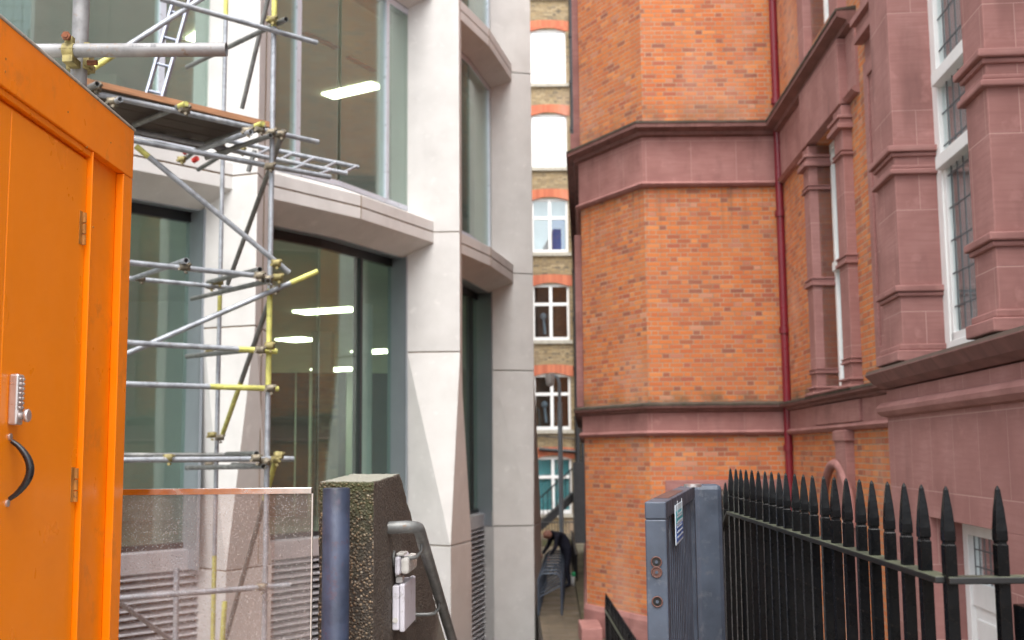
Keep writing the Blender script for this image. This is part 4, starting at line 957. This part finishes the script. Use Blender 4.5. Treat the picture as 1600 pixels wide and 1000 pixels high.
# lock
XD=XB-.018
ylk,zl1=yz(14,584,XD); ylk2,_=yz(30,590,XD); zl0=yz(14,664,XD)[1]
lk=MB().box(XD,XD+.028,ylk,ylk+.042,zl0,zl1).build('keypad_lock',M['silver'],None,bevel=.006); lk.parent=door
mb=MB(); H=zl1-zl0
for r_ in range(7):
    for c_ in range(2): mb.tube([(XD+.027,ylk+.013+.016*c_,zl1-.014-r_*.0135),(XD+.033,ylk+.013+.016*c_,zl1-.014-r_*.0135)],.0042,10)
o=mb.build('buttons',M['silver'],None); o.parent=lk; o.matrix_parent_inverse=Matrix.Identity(4)
mb=MB(); mb.tube([(XD+.027,ylk+.021,zl0+.026),(XD+.04,ylk+.021,zl0+.026),(XD+.042,ylk+.021,zl0+.026),(XD+.05,ylk+.021,zl0+.026),(XD+.053,ylk+.021,zl0+.026)],[.011,.009,.018,.019,.016],20); o=mb.build('turn_knob',M['silver'],None); o.parent=lk
# pull handle
yh0,zh1=yz(13,686,XD); zh0=yz(11,783,XD)[1]
mb=MB(); pth=[]; rr=[]
for k in range(15):
    t=k/14; pth.append((XD+.008+.055*math.sin(math.pi*t)**.8, yh0+.005, zh1-.006-(zh1-zh0-.012)*t)); rr.append(.0065+.005*math.sin(math.pi*t))
mb.tube(pth,rr,12); o=mb.build('pull_handle',M['blackplastic'],None); o.parent=door
for z in (zh1+.006,zh0-.006): mb=MB(); mb.tube([(XD-.001,yh0+.005,z),(XD+.006,yh0+.005,z)],.010,14); o=mb.build('handle_plate',M['silver'],None); o.parent=door
# ================================================================ scaffold tube over the cabin roof
rs=empty('scaffold_upright',tuple(P(124,140,3.98)),'thick near scaffold upright and level tube clamped together above the orange cabin roof','scaffolding')
Yt=3.96
q0=P(127,20,4.02); mb=MB(); xt=P(125,60,4.02).x; mb.tube([(xt,4.02,ZR2+.012),(xt,4.02,4.2)],.0295,20); mb.box(xt-.07,xt+.07,3.95,4.09,ZR2+.0125,ZR2+.02)
sub(mb.build('upright',M['galvnear']),rs)
a=P(20,76,Yt-.03); b=P(354,77.5,Yt-.03); mb=MB(); a.x=b.x-1.0; a.z=b.z+.002; mb.tube([a,b],.0248,22,hollow=True); nt_=sub(mb.build('level_tube',M['galvnear']),rs)
mb=MB(); xc=P(109,76,Yt-.03).x; zc_=b.z
for k in range(2): mb.tube([(xc-.012+.024*k,Yt-.03,zc_+.0)]*1+[(xc-.012+.024*k,Yt-.03,zc_+.001)],.03,16)
mb.tube([(xc-.02,Yt-.03,zc_),(xc+.02,Yt-.03,zc_)],.0285,18); mb.box(xc-.018,xc+.018,Yt-.05,Yt+.03,zc_-.045,zc_-.02); mb.box(xc-.014,xc+.014,Yt-.045,Yt-.02,zc_+.02,zc_+.05); mb.box(xt-.04,xt+.045,4.0,4.06,zc_-.04,zc_-.015)
mb.box(xt+.03,xt+.05,3.98,4.03,zc_-.035,zc_+.05); sub(mb.build('clamp',M['couplery']),rs)
mb=MB(); mb.tube([(xc,Yt-.075,zc_+.042),(xc,Yt-.03,zc_+.042)],.009,8); mb.tube([(xc,Yt-.072,zc_+.042),(xc,Yt-.06,zc_+.042)],.0165,6); mb.tube([(xt+.05,3.97,zc_-.03),(xt+.085,3.97,zc_-.03)],.01,8); sub(mb.build('clamp_bolt',M['couplerusty']),rs)
# stencilled marks on the tube (upside-down lettering)
tc=bpy.data.curves.new('stencil','FONT'); tc.body='95 KEEEBE'; tc.size=.022; tc.extrude=.0002; tc.align_x='CENTER'
to=bpy.data.objects.new('stencil_text',tc); COL.objects.link(to); xx=P(222,72,Yt-.055).x
dg_=bpy.context.evaluated_depsgraph_get(); me_=bpy.data.meshes.new_from_object(to.evaluated_get(dg_)); bpy.data.objects.remove(to)
for v in me_.vertices:   # upside down, wrapped round the tube
    x_,y_,_z=v.co; ang=(-(y_-.008))/.0252+.42; v.co=(xx-x_, Yt-.03-.0251*math.cos(ang), zc_+.0251*math.sin(ang))
me_.materials.clear(); me_.materials.append(M['ink']); to=bpy.data.objects.new('stencil_text',me_); COL.objects.link(to); to.parent=nt_
# ================================================================ scaffolding tower
KS=1.42; G3=-3.9
def PS(px,py,d): return P(px,py,d*KS)
sca=empty('scaffolding',(-2.7,10.5,G3),'galvanised tube scaffolding with yellow-marked tubes and a timber deck before the office windows','scaffolding')
def df(px): return 6.55+(px-200)*.00245
def dr(px): return 8.0+(px-340)*.0030+.55
cnt=0
def T(a,b,da,db,mat='galv',r=.0242,hol=(0,0),seg=None,name='tube'):
    A=PS(*a,da); B=PS(*b,db); return TT(A,B,mat,r,seg,name)
def TT(A,B,mat='galv',r=.0242,seg=None,name='tube'):
    mb=MB(); mb.tube([A,B],r,14,hollow=True); o=sub(mb.build(name,M[mat]),sca)
    for (s0,s1) in (seg or []):
        C_=A.lerp(B,s0); D_=A.lerp(B,s1); m=MB(); m.tube([C_,D_],r+.0009,14); k=m.build('yellow_mark',M['yellow']); k.parent=o
    return o
def vert(px,py,d,z1,segpx=()):
    q=PS(px,py,d); d=d*KS; z1=E+(z1-E)*KS; mb=MB(); mb.tube([(q.x,d,G3),(q.x,d,z1)],.0242,16); o=sub(mb.build('upright',M['galv']),sca)
    for a,b in segpx:
        za=P(px,a,d).z; zb_=P(px,b,d).z; m=MB(); m.tube([(q.x,d,min(za,zb_)),(q.x,d,max(za,zb_))],.0251,16); k=m.build('yellow_mark',M['yellow']); k.parent=o
    return q
vert(424,300,7.1,5.6,[(-60,42),(452,603)])
vert(347,300,8.65,5.8,[(-80,24),(462,489),(868,1050)])
vert(160,300,6.4,3.5); vert(160,300,8.15,4.0)
# level tubes, near plane
T((150,405),(405,431),6.35,df(405)); T((150,430),(362,450),8.1,8.6)
T((150,532.5),(432,549),df(150),df(432),seg=[(.77,1)]); T((150,598.5),(434,607.5),df(150),df(434),seg=[(.60,1)])
T((150,711),(402,711),8.2,8.5,'galvold'); T((150,719),(458,717),df(150),df(458)); T((292,731),(411,728.5),8.4,7.2,'galvold')
T((150,938),(452,914.5),df(150),df(452)); T((150,146),(497,222),6.3,7.3); T((195,217),(516,277),6.5,7.4)
# diagonals
T((165,567),(496,424),6.6,7.2,seg=[(.86,1)]); T((212,228),(452,426),6.65,7.15,seg=[(-.0,.08)])
T((443,205),(356,443),7.2,8.6,'galvold'); T((428,-40),(378,170),8.0,8.3,'galvold'); T((421,470),(346,684),7.25,8.6,'galvold',seg=[(.55,1)])
T((434,708),(352,1000),7.15,8.5,'galvold',seg=[(.0,.22)]); T((185,940),(300,1025),7.6,8.3)
T((140,110),(340,-18),6.2,6.9,seg=[(0,.25)]); T((250,-2),(495,67),6.6,7.25); T((292,105),(447,30),8.4,7.0,'galvold')
T((276,888),(274,1040),6.9,6.9); T((351,940),(345,1040),7.4,7.4,'yellow')
# short cross tubes with open ends towards the street
CV=Vector((-.36,.93,0)).normalized()
CV2=Vector((-.72,.69,.0)).normalized()
def cross(px,py,d,ln,mat='galvold',seg=None): A=PS(px,py,d); return TT(A,A+(CV if py>400 else CV2)*(ln if py>400 else ln*.5)*KS,mat,.0242,seg)
cross(152,131,6.1,.9,'galvold'); cross(188,155,6.2,1.2,'galv'); cross(291,162,6.55,1.25,'galvold',seg=[(0,.12)]); cross(411,193,6.85,1.3,'galvold',seg=[(0,.12)]); cross(392,206,6.75,1.3,'galv'); 
cross(423,212,6.95,1.5); T((291,407),(205,436),6.6,8.1); T((406,421),(325,441),6.95,8.7,'galvold'); T((419,439),(300,467),6.95,8.8,'galvold'); T((408,545),(292,557),6.95,8.7,'galvold')
T((290,248),(330,215),8.6,7.8,'galvold'); T((310,265),(370,228),8.5,7.9,'galvold'); T((388,268),(398,235),7.9,7.9,'galvold')
cross(266,716,6.7,1.3); cross(401,709,6.95,1.4); cross(412,729,6.95,1.4)
# ladder beam lying level beyond the deck
dU=lambda px:8.0+(px-400)*.0022; dM=lambda px:7.55+(px-400)*.0022; dL=lambda px:7.15+(px-400)*.0022
T((200,188),(560,261.5),dU(200),dU(560),name='ladder_beam'); T((205,203),(542,271.5),dM(205),dM(542),name='ladder_beam'); 
for px in (225,262,300,338,375,412,448,482,516,548):
    yu=188+(px+8-200)*.204; yl=203+(px-12-205)*.2032; T((px+8,yu),(px-12,yl),dU(px+8),dM(px-12),r=.016,name='ladder_rung')
for px in (470,512): T((px+4,203+(px+4-205)*.2032),(px-16,217+(px-16-195)*.187),dM(px),dL(px),r=.016,name='ladder_rung')
# deck boards
ZD=PS(300,168,6.7).z
DA=PS(140,131,6.25); DB=PS(424,193,7.13); dvv=(DB-DA); dvv.z=0; dv=dvv.normalized(); nv=Vector((-dv.y,dv.x,0))
zdk=(DA.z+DB.z)/2
for k in range(5):
    mb=MB(); o_=nv*(.232*k); j=.008*((k*7)%3-1); A=DA+o_-dv*.9; B=DB+o_+dv*(.03+j)
    A.z=zdk+.03+j*.3-.038; B.z=zdk+.03-.038; 
    mb.hexa([A,B,B+nv*.222,A+nv*.222,A+Vector((0,0,.038)),B+Vector((0,0,.038)),B+nv*.222+Vector((0,0,.038)),A+nv*.222+Vector((0,0,.038))]); sub(mb.build('deck_board',M['oldshadedboard'],bevel=.004),sca)
mb=MB(); A=DA-nv*.03-dv*.9; B=DB-nv*.03+dv*.02; A.z=B.z=zdk-.035; U=Vector((0,0,.052)); mb.hexa([A,B,B+nv*.028,A+nv*.028,A+U,B+U,B+nv*.028+U,A+nv*.028+U]); sub(mb.build('edge_board',M['board'],bevel=.003),sca)
# couplers
def coupler(px,py,d,mat='coupler',s=1.0):
    c=PS(px,py,d); mb=MB(); a=random.uniform(-.5,.5)
    mb.tube([c+Vector((0,0,-.026*s)),c+Vector((0,0,.026*s))],.033*s,14); mb.tube([c+Vector((-.026*s,-.02,0)),c+Vector((.026*s,-.015,.004))],.032*s,14)
    for dx,dz in ((.04,.02),(-.038,-.018),(.01,-.045)):
        q=c+Vector((dx*s,-.03,dz*s)); mb.tube([q+Vector((0,-.028,0)),q+Vector((0,.03,0))],.0075*s,8); mb.tube([q+Vector((0,-.03,0)),q+Vector((0,-.014,0))],.0125*s,6)
    mb.box(c.x-.045*s,c.x-.02*s,c.y-.035,c.y+.02,c.z-.012*s,c.z+.03*s)
    sub(mb.build('coupler',M[mat],bevel=.002),sca)
for px,py,d,m in ((426,32,7.05,'couplery'),(425,208,7.05,'coupler'),(440,211,7.1,'coupler'),(423,261,7.05,'coupler'),(433,412,7.05,'couplery'),(407,431,6.95,'coupler'),(420,437,7.0,'coupler'),(436,434,7.05,'couplery'),(431,452,7.1,'coupler'),(344,441,8.5,'couplery'),(331,448,8.55,'couplery'),(291,418,6.7,'coupler'),(222,436,8.0,'coupler'),(408,547,6.95,'coupler'),(423,541,7.0,'couplery'),(424,607,7.0,'coupler'),(329,549,8.6,'couplery'),(332,680,8.6,'couplery'),(345,684,8.5,'coupler'),(265,716,6.7,'couplery'),(328,726,8.6,'coupler'),(402,716,6.95,'coupler'),(415,722,7.0,'coupler'),(433,718,7.05,'couplery'),(437,712,7.05,'couplery'),(152,138,6.2,'coupler'),(178,160,6.25,'coupler'),(291,172,6.6,'coupler'),(388,206,6.8,'coupler'),(408,203,6.9,'coupler'),(345,232,7.6,'coupler'),(378,236,7.6,'couplery'),(285,250,8.4,'couplery'),(410,917,7.05,'coupler'),(137,108,6.3,'couplery')):
    coupler(px,py,d,m,1.05)
c=PS(292,247,8.35)
for q_ in ((-.03,0,.06),(.07,0,-.03)): mb=MB(); q_=c+Vector(q_); mb.tube([q_,q_+Vector((.05,-.03,.02))],.03,12); sub(mb.build('red_end_cap',M['red']),sca)
# aluminium ladder standing on the deck
ld=empty('ladder',tuple(PS(238,158,7.2)),'silver aluminium ladder leaning on the scaffold deck','ladder')
la=[PS(226,160,7.0),PS(276,-14,7.4)]; lb=[PS(250,166,7.0),PS(299,-8,7.4)]
for A,B in (la,lb):
    d=(B-A); w_=Vector((.011,0,0)); t_=Vector((0,.033,0)); mb=MB(); mb.hexa([A-w_-t_,A+w_-t_,A+w_+t_,A-w_+t_,B-w_-t_,B+w_-t_,B+w_+t_,B-w_+t_]); sub(mb.build('rail',M['alu'],bevel=.002),ld)
for k in range(5):
    t=.10+k*.235; mb=MB(); mb.tube([la[0].lerp(la[1],t),lb[0].lerp(lb[1],t)],.014,10); sub(mb.build('rung',M['alu']),ld)
